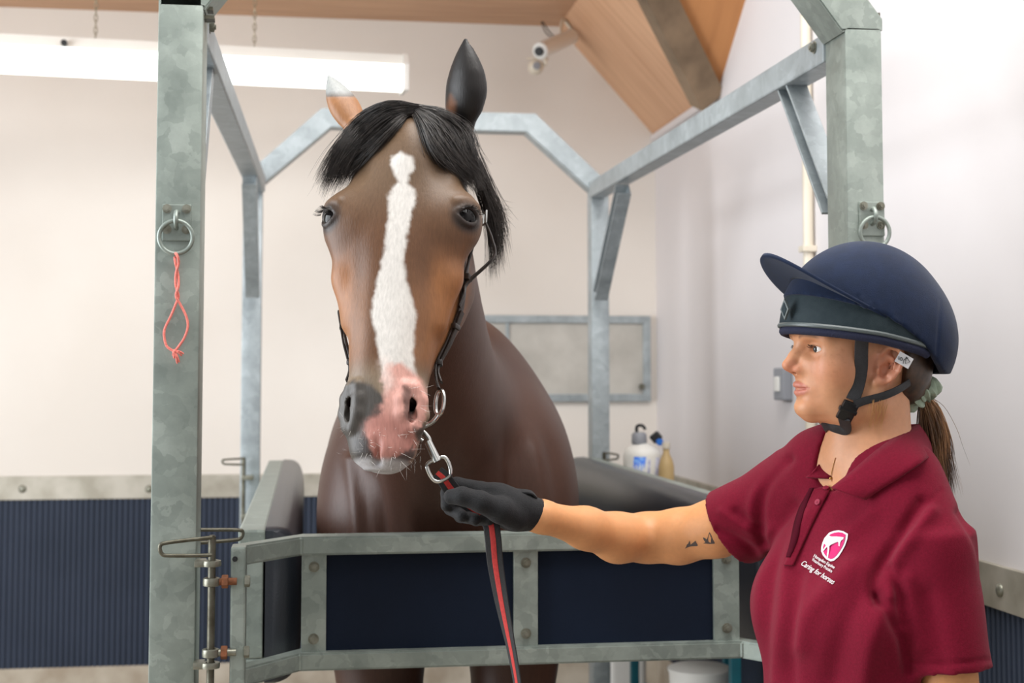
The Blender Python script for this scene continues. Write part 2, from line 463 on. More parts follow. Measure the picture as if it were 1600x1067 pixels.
bm = NB(); sphere(bm, pb, 0.034, 24, 14); obj('lamp_bowl', bm, M['cream_plastic'], t, True)
bm = NB(); cyl(bm, pb + Vector((0, -0.026, 0)), pb + Vector((0, -0.04, 0)), 0.017, seg=18, bev=0.003); obj('lamp_lens', bm, M['grey_plastic'], t, True)
bm = NB(); tube(bm, smooth_path([p1 - dv * 0.04, p1 + Vector((0.03, 0.02, -0.05)), pb + Vector((0.02, 0.01, 0.02))], 6), 0.008, 8); bar(bm, PY(822, 91, 6.06), PY(858, 92, 6.06), 0.012, 0.008); obj('lamp_arm', bm, M['cream_plastic'], t, True)
bm = NB()
for dx in (0, 0.02):
    tube(bm, smooth_path([p0 + (p1 - p0) * 0.6 + Vector((dx, 0, 0.03)), PY(852, 50, 6.2) + Vector((dx, 0, 0)), PY(846, 34, 6.3) + Vector((dx * 0.3, 0, 0))], 5), 0.003, 6)
obj('cable', bm, M['dark'], t, True)

# pipe and small switch box on the side wall
y1 = PX(1262, 300, XW - 0.02).y
bm = NB(); cyl(bm, (XW - 0.02, y1, 0.5), (XW - 0.02, y1, 4.2), 0.017, seg=16)
t = tag(obj('wall_pipe', bm, M['cream_plastic'], None, True), 'thin cream pipe running straight up the white side wall', 'pipe')
for z in (0.9, 1.9, 2.9, 3.8):
    bm = NB(); box(bm, (XW - 0.045, y1 - 0.026, z), (XW, y1 + 0.026, z + 0.02), 0.003); obj('pipe_clip', bm, M['cream_plastic'], t)
c = PX(1231, 600, XW)
t = thing('wall_switch', (XW, c.y, c.z), 'small grey switch box on the white wall just past the woman\'s nose', 'switch')
bm = NB(); box(bm, (XW - 0.035, c.y - 0.05, c.z - 0.055), (XW, c.y + 0.05, c.z + 0.055), 0.006); obj('back_box', bm, M['grey_plastic'], t)
bm = NB(); box(bm, (XW - 0.043, c.y - 0.02, c.z - 0.025), (XW - 0.034, c.y + 0.02, c.z + 0.025), 0.003); obj('rocker', bm, M['white_plastic'], t)

# ------------------------------------------------------------------ the horse stocks (welded steel frame)
Yf, Yb = 2.75, 5.36
stocks = thing('horse_stocks', (0.43, 4.0, 0), 'galvanised steel horse stocks, an arched open frame standing around the horse', 'horse stocks')
xl0, xl1 = PY(239.5, 533, Yf).x, PY(311, 533, Yf).x
xr0, xr1 = PY(1324, 300, Yf).x, PY(1381.5, 300, Yf).x
pd = 0.115                                   # post depth
kl0, kl1 = PY(377, 560, Yb).x, PY(407.5, 560, Yb).x
kr0, kr1 = PY(925, 560, Yb).x, PY(952.5, 560, Yb).x
zsh = PY(1330, 40, Yf).z                    # front shoulders
zkb = PY(930, 292, Yb).z                    # rear shoulders
ztop = PY(690, 188, Yb).z
ztf = ztop + 0.03


def post(x0, x1, y, d, z, m, base=True):
    bm = NB(); box(bm, (x0, y, 0.012), (x1, y + d, z), 0.005); o = obj('post', bm, m, stocks, True)
    bm = NB(); box(bm, (x0 - 0.05, y - 0.05, 0), (x1 + 0.05, y + d + 0.05, 0.012), 0.002); obj('base_plate', bm, m, o)
    return o


pfl = post(xl0, xl1, Yf, pd, zsh + 0.03, M['galv'])
pfr = post(xr0, xr1, Yf, pd, zsh, M['galv'])
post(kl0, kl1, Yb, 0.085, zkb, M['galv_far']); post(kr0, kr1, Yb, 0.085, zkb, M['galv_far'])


def arch(x0, x1, w, y, d, z0, ztop_, run, m, name):
    cy = y + d / 2
    bm = NB(); pts = [(x0, z0), (x0 + run, ztop_), (x1 - run, ztop_), (x1, z0)]
    # one mitred profile
    outer = [(x0 - w / 2, z0 - 0.01), (x0 - w / 2, z0 + w * 0.2), (x0 + run - w * 0.25, ztop_ + w / 2), (x1 - run + w * 0.25, ztop_ + w / 2), (x1 + w / 2, z0 + w * 0.2), (x1 + w / 2, z0 - 0.01)]
    inner = [(x1 - w / 2, z0 - 0.01), (x1 - w / 2, z0 - w * 0.2), (x1 - run - w * 0.25, ztop_ - w / 2), (x0 + run + w * 0.25, ztop_ - w / 2), (x0 + w / 2, z0 - w * 0.2), (x0 + w / 2, z0 - 0.01)]
    A_ = [Vector((a, y, b)) for a, b in outer]; B_ = [Vector((a, y, b)) for a, b in inner[::-1]]
    vo = [[bm.verts.new(v) for v in A_], [bm.verts.new(v + Vector((0, d, 0))) for v in A_]]
    vi = [[bm.verts.new(v) for v in B_], [bm.verts.new(v + Vector((0, d, 0))) for v in B_]]
    for i in range(5):
        bm.faces.new((vo[0][i], vo[0][i + 1], vi[0][i + 1], vi[0][i])); bm.faces.new((vo[1][i + 1], vo[1][i], vi[1][i], vi[1][i + 1]))
        bm.faces.new((vo[0][i + 1], vo[0][i], vo[1][i], vo[1][i + 1])); bm.faces.new((vi[0][i], vi[0][i + 1], vi[1][i + 1], vi[1][i]))
    for e in (0, 5): bm.faces.new((vo[0][e], vi[0][e], vi[1][e], vo[1][e]))
    bmesh.ops.recalc_face_normals(bm, faces=bm.faces)
    es = [e for e in bm.edges if len(e.link_faces) == 2 and e.calc_face_angle() > 1.2]
    bmesh.ops.bevel(bm, geom=es, offset=0.003, segments=2, affect='EDGES')
    return obj(name, bm, m, stocks)


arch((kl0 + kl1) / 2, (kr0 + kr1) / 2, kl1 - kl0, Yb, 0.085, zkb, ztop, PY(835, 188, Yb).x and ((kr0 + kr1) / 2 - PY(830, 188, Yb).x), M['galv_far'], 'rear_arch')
arch((xl0 + xl1) / 2, (xr0 + xr1) / 2, xl1 - xl0, Yf, pd, zsh, ztf + 0.06, 0.26, M['galv'], 'front_arch')

# side beams
bw = 0.062
XR = xr0 + bw / 2 - 0.004; XL = xl1 - bw / 2 + 0.0
for X, zA, zB, xb in ((XR, PX(1297, 82, XR).z - 0.0, PX(932, 300, kr0 + bw / 2).z, kr0 + bw / 2 - 0.01), (XL, PX(1297, 82, XR).z, PX(932, 300, kr0 + bw / 2).z, kl1 - bw / 2 + 0.01)):
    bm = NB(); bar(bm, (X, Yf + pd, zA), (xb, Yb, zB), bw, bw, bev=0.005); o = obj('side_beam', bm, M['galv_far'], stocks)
    s = 1 if X < 0 else -1
    bm = NB()
    for zz in (0.0,): hexbolt(bm, (X + s * bw / 2, Yf + pd + 0.05, zA + zz + 0.012), (s, 0, 0), 0.011)
    obj('bolt', bm, M['zinc'], o)


def brace(p, q, w, m):
    """knee brace: an open channel, web on the inside"""
    bm = NB(); x, y, z = frame_from(Vector(q) - Vector(p), Vector((1, 0, 0)))
    R = Matrix((x, y, z)).transposed(); L = (Vector(q) - Vector(p)).length
    t_ = 0.006
    for lo, hi in (((-w / 2, -w / 2, 0), (-w / 2 + t_, w / 2, L)), ((w / 2 - t_, -w / 2, 0), (w / 2, w / 2, L)), ((-w / 2 + t_, w / 2 - t_, 0), (w / 2 - t_, w / 2, L))):
        b2 = NB(); box(b2, lo, hi, 0.001)
        for v in b2.verts: v.co = R @ v.co + Vector(p)
        tmp = bpy.data.meshes.new('t'); b2.to_mesh(tmp); b2.free(); bm.from_mesh(tmp); bpy.data.meshes.remove(tmp)
    return obj('knee_brace', bm, m, stocks)


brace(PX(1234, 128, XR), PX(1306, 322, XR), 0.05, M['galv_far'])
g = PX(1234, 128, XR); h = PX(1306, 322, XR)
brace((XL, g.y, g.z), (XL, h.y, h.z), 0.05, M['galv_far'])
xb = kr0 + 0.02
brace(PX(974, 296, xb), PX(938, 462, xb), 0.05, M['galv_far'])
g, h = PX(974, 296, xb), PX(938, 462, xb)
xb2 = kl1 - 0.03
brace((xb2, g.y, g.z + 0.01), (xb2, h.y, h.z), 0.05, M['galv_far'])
# clips on the post tops
bm = NB()
c = PY(331, 16, Yf + 0.02); box(bm, (xl1, c.y, c.z), (xl1 + 0.016, c.y + 0.03, c.z + 0.007)); obj('end_tab', bm, M['rod'], stocks)
bm = NB(); box(bm, (xl1, c.y, c.z - 0.017), (xl1 + 0.019, c.y + 0.03, c.z - 0.010)); obj('end_tab', bm, M['rod'], stocks)
bm = NB()
c = PY(1383, 35, Yf + 0.02); box(bm, (xr1, c.y, c.z - 0.02), (xr1 + 0.006, c.y + 0.05, c.z + 0.02))
obj('end_tab', bm, M['rod'], stocks)


# tie rings on the front posts
def tie_ring(px, py, s):
    c = PY(px, py, Yf)
    bm = NB(); box(bm, c + Vector((-0.027, -0.006, -0.004 - 0.06 * 0.5)), c + Vector((0.027, 0.0, 0.036)), 0.002); pl = obj('ring_plate', bm, M['galv'], stocks)
    for dx in (-0.018, 0.018):
        for dz in (0.027, -0.012): bm = NB(); hexbolt(bm, c + Vector((dx, -0.006, dz)), (0, -1, 0), 0.007, 0.004); obj('bolt', bm, M['zinc'], pl)
    bm = NB(); tube(bm, smooth_path([c + Vector((0, 0, 0.019)), c + Vector((0, -0.016, 0.02)), c + Vector((0, -0.026, 0.008)), c + Vector((0, -0.02, -0.006)), c + Vector((0, 0, -0.01))], 6), 0.0045, 10); obj('eye', bm, M['galv'], pl, True)
    rc = c + Vector((0, -0.019, -0.028)); R_ = 0.031
    bm = NB(); tube(bm, circle_pts(rc, R_, (1, 0, 0), Vector((0, -0.06, 1)).normalized(), 40), 0.0041, 12, closed=True); obj('tie_ring', bm, M['galv'], pl, True)
    return rc + Vector((0, 0.0, -R_))


rb = tie_ring(276.5, 349, 1)
tie_ring(1361, 343, 1)

# loop of pink twine in the tie ring
t = thing('twine_loop', rb, 'thin loop of pink baler twine knotted through the tie ring on the steel post', 'twine')
yT = rb.y - 0.004
def T(px, py, dy=0): return PY(px, py, yT + dy)
bm = NB(); tube(bm, smooth_path([T(277, 402, 0.012), T(274.5, 397, 0.004), T(275, 396, -0.006), T(278, 402, -0.008), T(279, 412, -0.004), T(275, 428), T(274.5, 445), T(279, 462), T(276, 472), T(267, 494), T(257.5, 514), T(257, 528), T(261, 541), T(272, 549)], 8), 0.0024, 7)
tube(bm, smooth_path([T(273, 402, 0.012), T(274, 410), T(278, 428, 0.003), T(279, 446, -0.002), T(275, 462, -0.003), T(281, 474), T(291, 494), T(293.5, 511), T(287, 530), T(274, 548)], 8), 0.0024, 7)
obj('cord', bm, M['twine'], t, True)
bm = NB(); sphere(bm, T(273, 549), 0.0045, 12, 8); obj('knot', bm, M['twine'], t, True)
bm = NB()
for e in ((284, 556), (287, 553), (272, 560), (277, 568), (280, 566), (270, 556)):
    tube(bm, smooth_path([T(273, 549), T((273 + e[0]) / 2, (549 + e[1]) / 2 - 2, -0.003), T(*e)], 4), [0.002] * 8 + [0.0012], 6)
obj('frayed_ends', bm, M['twine'], t, True)

# ------------------------------------------------------------------ gates, pads and pins
gate = thing('breast_gate', (0.43, Yf + 0.15, 0.85), 'galvanised breast gate with navy panels, across the front of the horse', 'gate')
Yp = Yf + 0.155; rd = 0.06
zg1 = PY(650, 836, Yp).z; zgb = PY(650, 865, Yp).z
zl1 = PY(650, 1016, Yp).z; zl0 = PY(650, 1044, Yp).z
gx0, gx1 = PY(471, 850, Yp).x, PY(1158, 850, Yp).x
sxl0 = PY(360, 950, Yf).x; sxl1 = PY(384, 950, Yf).x
sxr1 = xr0 - (sxl0 - xl1); sxr0 = sxr1 - (sxl1 - sxl0)
Ys = Yf + 0.0


def rail(z0, z1):
    bm = NB()
    line = [(sxl0 + 0.005, Ys), (gx0, Yp), (gx1, Yp), (sxr1 - 0.005, Ys)]
    front = [Vector((x, y, 0)) for x, y in line]; back = [Vector((x, y + rd, 0)) for x, y in line]
    ring = []
    for i in range(4):
        ring.append([bm.verts.new(front[i] + Z * z0), bm.verts.new(front[i] + Z * z1), bm.verts.new(back[i] + Z * z1), bm.verts.new(back[i] + Z * z0)])
    for i in range(3):
        for k in range(4): bm.faces.new((ring[i][k], ring[i][(k + 1) % 4], ring[i + 1][(k + 1) % 4], ring[i + 1][k]))
    bm.faces.new(ring[0][::-1]); bm.faces.new(ring[3])
    bmesh.ops.recalc_face_normals(bm, faces=bm.faces)
    bmesh.ops.bevel(bm, geom=[e for e in bm.edges if e.calc_face_angle() > 0.8], offset=0.004, segments=2, affect='EDGES')
    return bm


obj('top_rail', rail(zgb, zg1), M['galv'], gate); obj('bottom_rail', rail(zl0, zl1), M['galv'], gate)
for x0, x1 in ((sxl0, sxl1), (sxr0, sxr1)):
    bm = NB(); box(bm, (x0, Ys - 0.012, zl0 - 0.05), (x1, Ys + 0.045, zg1 + 0.002), 0.004); obj('stile', bm, M['galv'], gate)
for pa, pb_ in ((471, 510), (804, 842), (1118, 1158)):
    a, b = PY(pa, 930, Yp).x, PY(pb_, 930, Yp).x
    bm = NB(); box(bm, (a, Yp + 0.012, zl1 - 0.002), (b, Yp + 0.022, zgb + 0.002), 0.001); sp_ = obj('strap_plate', bm, M['galv'], gate)
    for z in (zgb - 0.024, zl1 + 0.026):
        bm = NB(); hexbolt(bm, ((a + b) / 2, Yp + 0.012, z), (0, -1, 0), 0.0085, 0.006); obj('bolt', bm, M['zinc'], sp_)
for pa, pb_ in ((508, 806), (840, 1120)):
    a, b = PY(pa, 930, Yp).x, PY(pb_, 930, Yp).x
    bm = NB(); box(bm, (a - 0.01, Yp + 0.024, zl1 - 0.002), (b + 0.01, Yp + 0.05, zgb + 0.002), 0.002); obj('panel', bm, M['navy_panel'], gate)
bm = NB(); hexbolt(bm, (sxl0 + 0.008, Ys - 0.012, zg1 - 0.02), (0, -1, 0), 0.004, 0.001); obj('drain_plug', bm, M['dark'], gate)
# eye bolts on the hinge side
Yh = Yf - 0.012; xp_ = PY(330, 950, Yh).x
for py in (909, 1020):
    z = PY(330, py, Yh).z
    bm = NB(); tube(bm, circle_pts((xp_, Yh, z), 0.0125, (1, 0, 0), (0, 1, 0), 24), 0.004, 8, closed=True, flat=(0.9, 2.0), up=(0, 0, 1))
    eb = obj('eye_bolt', bm, M['zinc'], gate, True)
    bm = NB(); cyl(bm, (xp_ + 0.013, Yh, z), (sxl0 + 0.012, Yh, z), 0.0068, seg=14); obj('shank', bm, M['rust'] if py == 909 else M['zinc'], eb, True)
    bm = NB(); cyl(bm, (sxl0 - 0.004, Yh, z), (sxl0 - 0.016, Yh, z), 0.0125, seg=6, bev=0.001); obj('nut', bm, M['rust'], eb)
    bm = NB(); cyl(bm, (sxl1 - 0.002, Yh, z), (sxl1 + 0.008, Yh, z), 0.011, seg=6, bev=0.001); obj('nut', bm, M['zinc'], eb)
# lugs welded to the post
for py in (880, 1039):
    z = PY(330, py, Yh).z
    bm = NB(); tube(bm, circle_pts((xp_, Yh, z), 0.013, (1, 0, 0), (0, 1, 0), 24), 0.004, 8, closed=True, flat=(1.2, 1.5), up=(0, 0, 1))
    box(bm, (xl1 - 0.002, Yh - 0.010, z - 0.006), (xp_ - 0.011, Yh + 0.03, z + 0.006), 0.002)
    obj('hinge_lug', bm, M['zinc'], stocks, True)


def pin(name, x, y, ztop_, zbot, hx, hy, hz, label, r=0.0072):
    """drop pin with a bent wire loop handle reaching (hx, hy) sideways from the rod"""
    t = thing(name, (x, y, zbot), label, 'drop pin')
    bm = NB(); cyl(bm, (x, y, zbot), (x, y, ztop_), r, seg=16, bev=0.002); obj('rod', bm, M['rod'], t, True)
    a, b = Vector((x, y - 0.004, ztop_ - 0.004)), Vector((x, y - 0.004, ztop_ - hz))
    e = Vector((x + hx, y + hy, ztop_ - hz * 0.55))
    bm = NB()
    s = (e - a); s.z = 0; s.normalize()
    tube(bm, smooth_path([a, a + s * 0.02 - Z * 0.001, e + Z * hz * 0.28 - s * 0.012, e + Z * 0.004, e - Z * hz * 0.28 - s * 0.004, e - Z * hz * 0.38 - s * 0.02, b + s * 0.02, b], 8), 0.0038, 9)
    obj('loop_handle', bm, M['rod'], t, True)
    return t


zt_ = PY(330, 836, Yh).z
pin('drop_pin', xp_, Yh, zt_, 0.55, -0.092, -0.03, 0.036, 'long steel pin with a wire loop handle, hinging the breast gate to its post')

# padded side gates
zs1 = 1.19; zs0 = 0.88


def side_gate(xr_, s, label):
    """s = +1: pad on the +x side of the rail"""
    t = thing('side_gate', (xr_, 4.1, zs0), label, 'gate', 'padded side gates')
    y0, y1 = Yf + pd + 0.115, Yb - 0.03
    w = 0.055
    for z in (zs1 - 0.05, zs0):
        bm = NB(); box(bm, (xr_ - w / 2, y0, z), (xr_ + w / 2, y1, z + 0.05), 0.005); obj('rail', bm, M['galv'], t)
    for y in (y0, (y0 + y1) / 2, y1 - 0.05):
        bm = NB(); box(bm, (xr_ - w / 2 + 0.004, y, zs0 + 0.05), (xr_ + w / 2 - 0.004, y + 0.05, zs1 - 0.05), 0.003); obj('upright', bm, M['galv'], t)
    bm = NB(); box(bm, (xr_ - 0.006, y0 + 0.05, zs0 + 0.05), (xr_ + 0.006, y1 - 0.05, zs1 - 0.05)); obj('sheet', bm, M['galv'], t)
    # pad: rounded D-section cushion
    bm = NB(); prof = []
    xin = xr_ + s * w / 2; th = 0.075
    for k in range(25):
        a = math.pi * (k / 24 - 0.5); ca, sa = math.cos(a), math.sin(a)
        prof.append((xin + s * th * max(ca, 0) ** 0.55, (zs1 + zs0) / 2 + ((zs1 - zs0) / 2 + 0.005) * math.copysign(abs(sa) ** 0.55, sa)))
    rings = []
    for y, k in ((y0 + 0.0, 0.55), (y0 + 0.01, 0.85), (y0 + 0.03, 1.0), (y1 - 0.03, 1.0), (y1 - 0.01, 0.85), (y1, 0.55)):
        rings.append([bm.verts.new((xin + (px - xin) * k, y, (zs1 + zs0) / 2 + (pz - (zs1 + zs0) / 2) * (0.9 + 0.1 * k))) for px, pz in prof])
    for A_, B_ in zip(rings, rings[1:]):
        for i in range(24): bm.faces.new((A_[i], A_[i + 1], B_[i + 1], B_[i]))
        bm.faces.new((A_[24], A_[0], B_[0], B_[24]))
    bm.faces.new(rings[0]); bm.faces.new(rings[-1][::-1])
    obj('pad', bm, M['pad'], t, True)
    return t


side_gate(PY(392, 830, 2.92).x, 1, 'padded side gate leading back from the post with the pink twine')
side_gate(xr0 + 0.0 - 0.02, -1, 'padded side gate below the spray bottle, beside the horse\'s shoulder')
pin('drop_pin', PY(300, 830, 2.93).x + 0.005, 2.90, 1.205, 0.6, 0.095, 0.02, 0.03, 'steel pin behind the twine post, its wire loop over the padded gate')
cb = PY(381, 714, Yb - 0.03)
pin('drop_pin', cb.x, Yb - 0.04, cb.z, 0.6, -0.075, -0.02, 0.026, 'steel pin with a thin loop at the far end of the padded gate')
cb = PY(944, 706, Yb - 0.04)
pin('drop_pin', cb.x, Yb - 0.04, cb.z, 0.6, 0.05, -0.02, 0.03, 'short-looped steel pin on the rear post next to the spray bottle')
for z in (1.12, 0.98):
    for a, b in ((kl0 + 0.006, kl0 + 0.05), (kr1 - 0.045, kr1 - 0.004)):
        bm = NB(); box(bm, (a, Yb - 0.05, z), (b, Yb, z + 0.016), 0.003); obj('hinge_lug', bm, M['zinc'], stocks)
# ------------------------------------------------------------------ organic bodies: a smooth-blended distance field, meshed as one continuous surface
def axis_steps(parts):
    """[(start, end, step), ...] -> 1-D coordinates with varying spacing"""
    out = []
    for a, b, s in parts:
        n = max(1, int(round((b - a) / s))); out += list(np.linspace(a, b, n, endpoint=False))
    out.append(parts[-1][1]); return np.array(out, dtype=np.float32)


class Field:
    def __init__(self, xs, ys, zs):
        self.ax = (xs, ys, zs); self.f = np.full((len(xs), len(ys), len(zs)), 0.3, dtype=np.float32)

    def copy_empty(self): return Field(*self.ax)

    def sl(self, lo, hi):
        return tuple(slice(max(0, int(np.searchsorted(a, l)) - 1), min(len(a), int(np.searchsorted(a, h)) + 1)) for a, l, h in zip(self.ax, lo, hi))

    def apply(self, fn, lo, hi, k=0.01, op='u'):
        s = self.sl(lo, hi)
        if any(x.stop - x.start < 1 for x in s): return
        X, Y, Z_ = self.ax[0][s[0]][:, None, None], self.ax[1][s[1]][None, :, None], self.ax[2][s[2]][None, None, :]
        d = fn(X, Y, Z_); a = self.f[s]
        if op == 'u':
            if k > 0: h = np.maximum(k - np.abs(a - d), 0); r = np.minimum(a, d) - h * h * (0.25 / k)
            else: r = np.minimum(a, d)
        elif op == 's':
            d = -d
            if k > 0: h = np.maximum(k - np.abs(a - d), 0); r = np.maximum(a, d) + h * h * (0.25 / k)
            else: r = np.maximum(a, d)
        elif op == 'i':
            r = np.maximum(a, d)
        elif op == 'add':               # displace the surface
            r = a + d
        self.f[s] = r

    # -- primitives
    def ell(self, c, r, R=None, k=0.01, op='u'):
        """ellipsoid; R = 3 row vectors of its axes"""
        c = np.array(c, float); r = np.array(r, float)
        R = np.eye(3) if R is None else np.array(R, float)
        ext = np.sqrt(((R * r[:, None]) ** 2).sum(0)) + k * 1.2 + 0.004

        def fn(X, Y, Z_):
            x, y, z = X - c[0], Y - c[1], Z_ - c[2]
            p = [(R[i, 0] * x + R[i, 1] * y + R[i, 2] * z) for i in range(3)]
            q0 = np.sqrt(sum((p[i] / r[i]) ** 2 for i in range(3))); q1 = np.sqrt(sum((p[i] / r[i] ** 2) ** 2 for i in range(3)))
            return q0 * (q0 - 1) / np.maximum(q1, 1e-6)
        self.apply(fn, c - ext, c + ext, k, op)

    def cone(self, a, b, ra, rb, k=0.01, op='u'):
        """round cone between a and b"""
        a, b = np.array(a, float), np.array(b, float); e = max(ra, rb) + k * 1.2 + 0.004
        lo = np.minimum(a, b) - e; hi = np.maximum(a, b) + e; d = b - a; L2 = max(d @ d, 1e-9)

        def fn(X, Y, Z_):
            x, y, z = X - a[0], Y - a[1], Z_ - a[2]
            t = np.clip((x * d[0] + y * d[1] + z * d[2]) / L2, 0, 1)
            return np.sqrt((x - t * d[0]) ** 2 + (y - t * d[1]) ** 2 + (z - t * d[2]) ** 2) - (ra + (rb - ra) * t)
        self.apply(fn, lo, hi, k, op)

    def chain(self, pts, rs, k=0.01, op='u'):
        if not hasattr(rs, '__len__'): rs = [rs] * len(pts)
        for i in range(len(pts) - 1): self.cone(pts[i], pts[i + 1], rs[i], rs[i + 1], k, op)

    def loft(self, O, R, keys, k=0.01, op='u', margin=0.03):
        """R rows: side, normal, axis.  keys rows: w, centre side, centre normal, half side, half normal, exponent"""
        O = np.array(O, float); R = np.array(R, float); K = np.array(keys, float)
        w0, w1 = K[0, 0], K[-1, 0]
        ww = np.linspace(w0, w1, 400); T = np.stack([pchip(K[:, 0], K[:, i], ww) for i in range(1, 6)])
        e = max(K[:, 3].max(), K[:, 4].max()) + np.abs(K[:, 1:3]).max() + margin
        cs = [O + R[2] * w + R[0] * sx * e + R[1] * sy * e for w in (w0 - margin, w1 + margin) for sx in (-1, 1) for sy in (-1, 1)]
        lo, hi = np.min(cs, 0), np.max(cs, 0)

        def fn(X, Y, Z_):
            x, y, z = X - O[0], Y - O[1], Z_ - O[2]
            s, n, w = [(R[i, 0] * x + R[i, 1] * y + R[i, 2] * z).astype(np.float32) for i in range(3)]
            wc = np.clip(w, w0, w1); g = [np.interp(wc, ww, T[i]).astype(np.float32) for i in range(5)]
            u = np.abs(s - g[0]) / g[2]; v = np.abs(n - g[1]) / g[3]; p = g[4]
            q = (u ** p + v ** p) ** (1 / p)
            L = np.sqrt((s - g[0]) ** 2 + (n - g[1]) ** 2)
            d = np.where(q > 1e-4, L * (1 - 1 / np.maximum(q, 1e-4)), -np.minimum(g[2], g[3]))
            d = np.maximum(d, -np.minimum(g[2], g[3]))
            return np.where(w == wc, d, np.sqrt(np.maximum(d, 0) ** 2 + (w - wc) ** 2) + np.minimum(d, 0) * 0)
        self.apply(fn, lo, hi, k, op)

    def bump(self, c, r, h, R=None):
        """gaussian swelling (h > 0) or hollow (h < 0) of the surface near c"""
        c = np.array(c, float); r = np.array(r if hasattr(r, '__len__') else [r] * 3, float); R = np.eye(3) if R is None else np.array(R, float)
        e = np.sqrt(((R * r[:, None]) ** 2).sum(0)) * 2.6

        def fn(X, Y, Z_):
            x, y, z = X - c[0], Y - c[1], Z_ - c[2]
            q = sum(((R[i, 0] * x + R[i, 1] * y + R[i, 2] * z) / r[i]) ** 2 for i in range(3))
            return (-h * np.exp(-q)).astype(np.float32)
        self.apply(fn, c - e, c + e, 0, 'add')

    def mesh(self, smooth=2):
        return surface_nets(self.f, self.ax, smooth)


def pchip(x, y, xi):
    x, y = np.asarray(x, float), np.asarray(y, float); h = np.diff(x); dl = np.diff(y) / h
    d = np.zeros_like(y)
    for i in range(1, len(x) - 1):
        if dl[i - 1] * dl[i] > 0:
            a, b = 2 * h[i] + h[i - 1], h[i] + 2 * h[i - 1]; d[i] = (a + b) / (a / dl[i - 1] + b / dl[i])
    d[0], d[-1] = dl[0], dl[-1]
    j = np.clip(np.searchsorted(x, xi) - 1, 0, len(x) - 2); t = (xi - x[j]) / h[j]
    return ((1 + 2 * t) * (1 - t) ** 2 * y[j] + t * (1 - t) ** 2 * h[j] * d[j] + t * t * (3 - 2 * t) * y[j + 1] + t * t * (t - 1) * h[j] * d[j + 1])


def surface_nets(f, ax, smooth=2):
    neg = f < 0
    c = neg[:-1, :-1, :-1].astype(np.int8)
    tot = np.zeros_like(c)
    for i in (0, 1):
        for j in (0, 1):
            for k in (0, 1):
                tot += neg[i:f.shape[0] - 1 + i, j:f.shape[1] - 1 + j, k:f.shape[2] - 1 + k]
    I, J, K = np.nonzero((tot > 0) & (tot < 8))
    idx = np.full(tot.shape, -1, dtype=np.int32); idx[I, J, K] = np.arange(len(I))
    acc = np.zeros((len(I), 3)); cnt = np.zeros(len(I))
    corners = [(i, j, k) for i in (0, 1) for j in (0, 1) for k in (0, 1)]
    for a in corners:
        for d in range(3):
            if a[d]: continue
            b = list(a); b[d] = 1
            fa = f[I + a[0], J + a[1], K + a[2]]; fb = f[I + b[0], J + b[1], K + b[2]]
            m = (fa < 0) != (fb < 0); t = np.where(m, fa / np.where(m, fa - fb, 1), 0)
            pa = [ax[0][I + a[0]], ax[1][J + a[1]], ax[2][K + a[2]]]; pb = ax[d][(I, J, K)[d] + 1]
            for e in range(3):
                v = pa[e] + (t * (pb - pa[e]) if e == d else 0)
                acc[:, e] += np.where(m, v, 0)
            cnt += m
    V = acc / cnt[:, None]
    quads = []
    for d in range(3):
        s0 = [slice(None)] * 3; s1 = [slice(None)] * 3; s0[d] = slice(0, -1); s1[d] = slice(1, None)
        A, B = neg[tuple(s0)], neg[tuple(s1)]
        cr = np.nonzero(A != B); e1, e2 = [(1, 2), (2, 0), (0, 1)][d]
        ok = (cr[e1] > 0) & (cr[e2] > 0) & (cr[e1] < f.shape[e1] - 1) & (cr[e2] < f.shape[e2] - 1)
        cr = [q[ok] for q in cr]; fl = A[tuple(cr)]
        def cell(o1, o2):
            q = list(cr); q[e1] = q[e1] - o1; q[e2] = q[e2] - o2; return idx[q[0], q[1], q[2]]
        Q = np.stack([cell(1, 1), cell(0, 1), cell(0, 0), cell(1, 0)], 1)
        Q[~fl] = Q[~fl][:, ::-1]; quads.append(Q)
    Q = np.concatenate(quads); Q = Q[(Q >= 0).all(1)]
    E = np.unique(np.sort(np.concatenate([Q[:, [0, 1]], Q[:, [1, 2]], Q[:, [2, 3]], Q[:, [3, 0]]]), 1), axis=0)
    n = np.bincount(E.ravel(), minlength=len(V)).astype(float)
    for it in range(smooth):
        for lam in (0.5, -0.53):
            S = np.stack([np.bincount(E[:, 0], V[E[:, 1], e], len(V)) + np.bincount(E[:, 1], V[E[:, 0], e], len(V)) for e in range(3)], 1)
            V = V + lam * (S / np.maximum(n, 1)[:, None] - V)
    return V, Q


def largest_piece(V, Q):
    """keep only the biggest connected surface"""
    lab = np.arange(len(V))
    E = np.concatenate([Q[:, [0, 1]], Q[:, [1, 2]], Q[:, [2, 3]], Q[:, [3, 0]]])
    while True:
        m = np.minimum(lab[E[:, 0]], lab[E[:, 1]]); new = lab.copy()
        np.minimum.at(new, E[:, 0], m); np.minimum.at(new, E[:, 1], m); new = new[new]
        if (new == lab).all(): break
        lab = new
    big = np.bincount(lab).argmax(); keep = lab == big
    mp = np.cumsum(keep) - 1
    return V[keep], mp[Q[keep[Q[:, 0]]]]


def np_mesh(name, V, Q):
    me = bpy.data.meshes.new(name)
    me.vertices.add(len(V)); me.vertices.foreach_set('co', np.ascontiguousarray(V, dtype=np.float32).ravel())
    me.loops.add(Q.size); me.loops.foreach_set('vertex_index', Q.astype(np.int32).ravel())
    me.polygons.add(len(Q)); me.polygons.foreach_set('loop_start', np.arange(len(Q), dtype=np.int32) * 4)
    me.update(calc_edges=True); me.validate()
    me.polygons.foreach_set('use_smooth', np.ones(len(me.polygons), dtype=bool)); me.update()
    return me


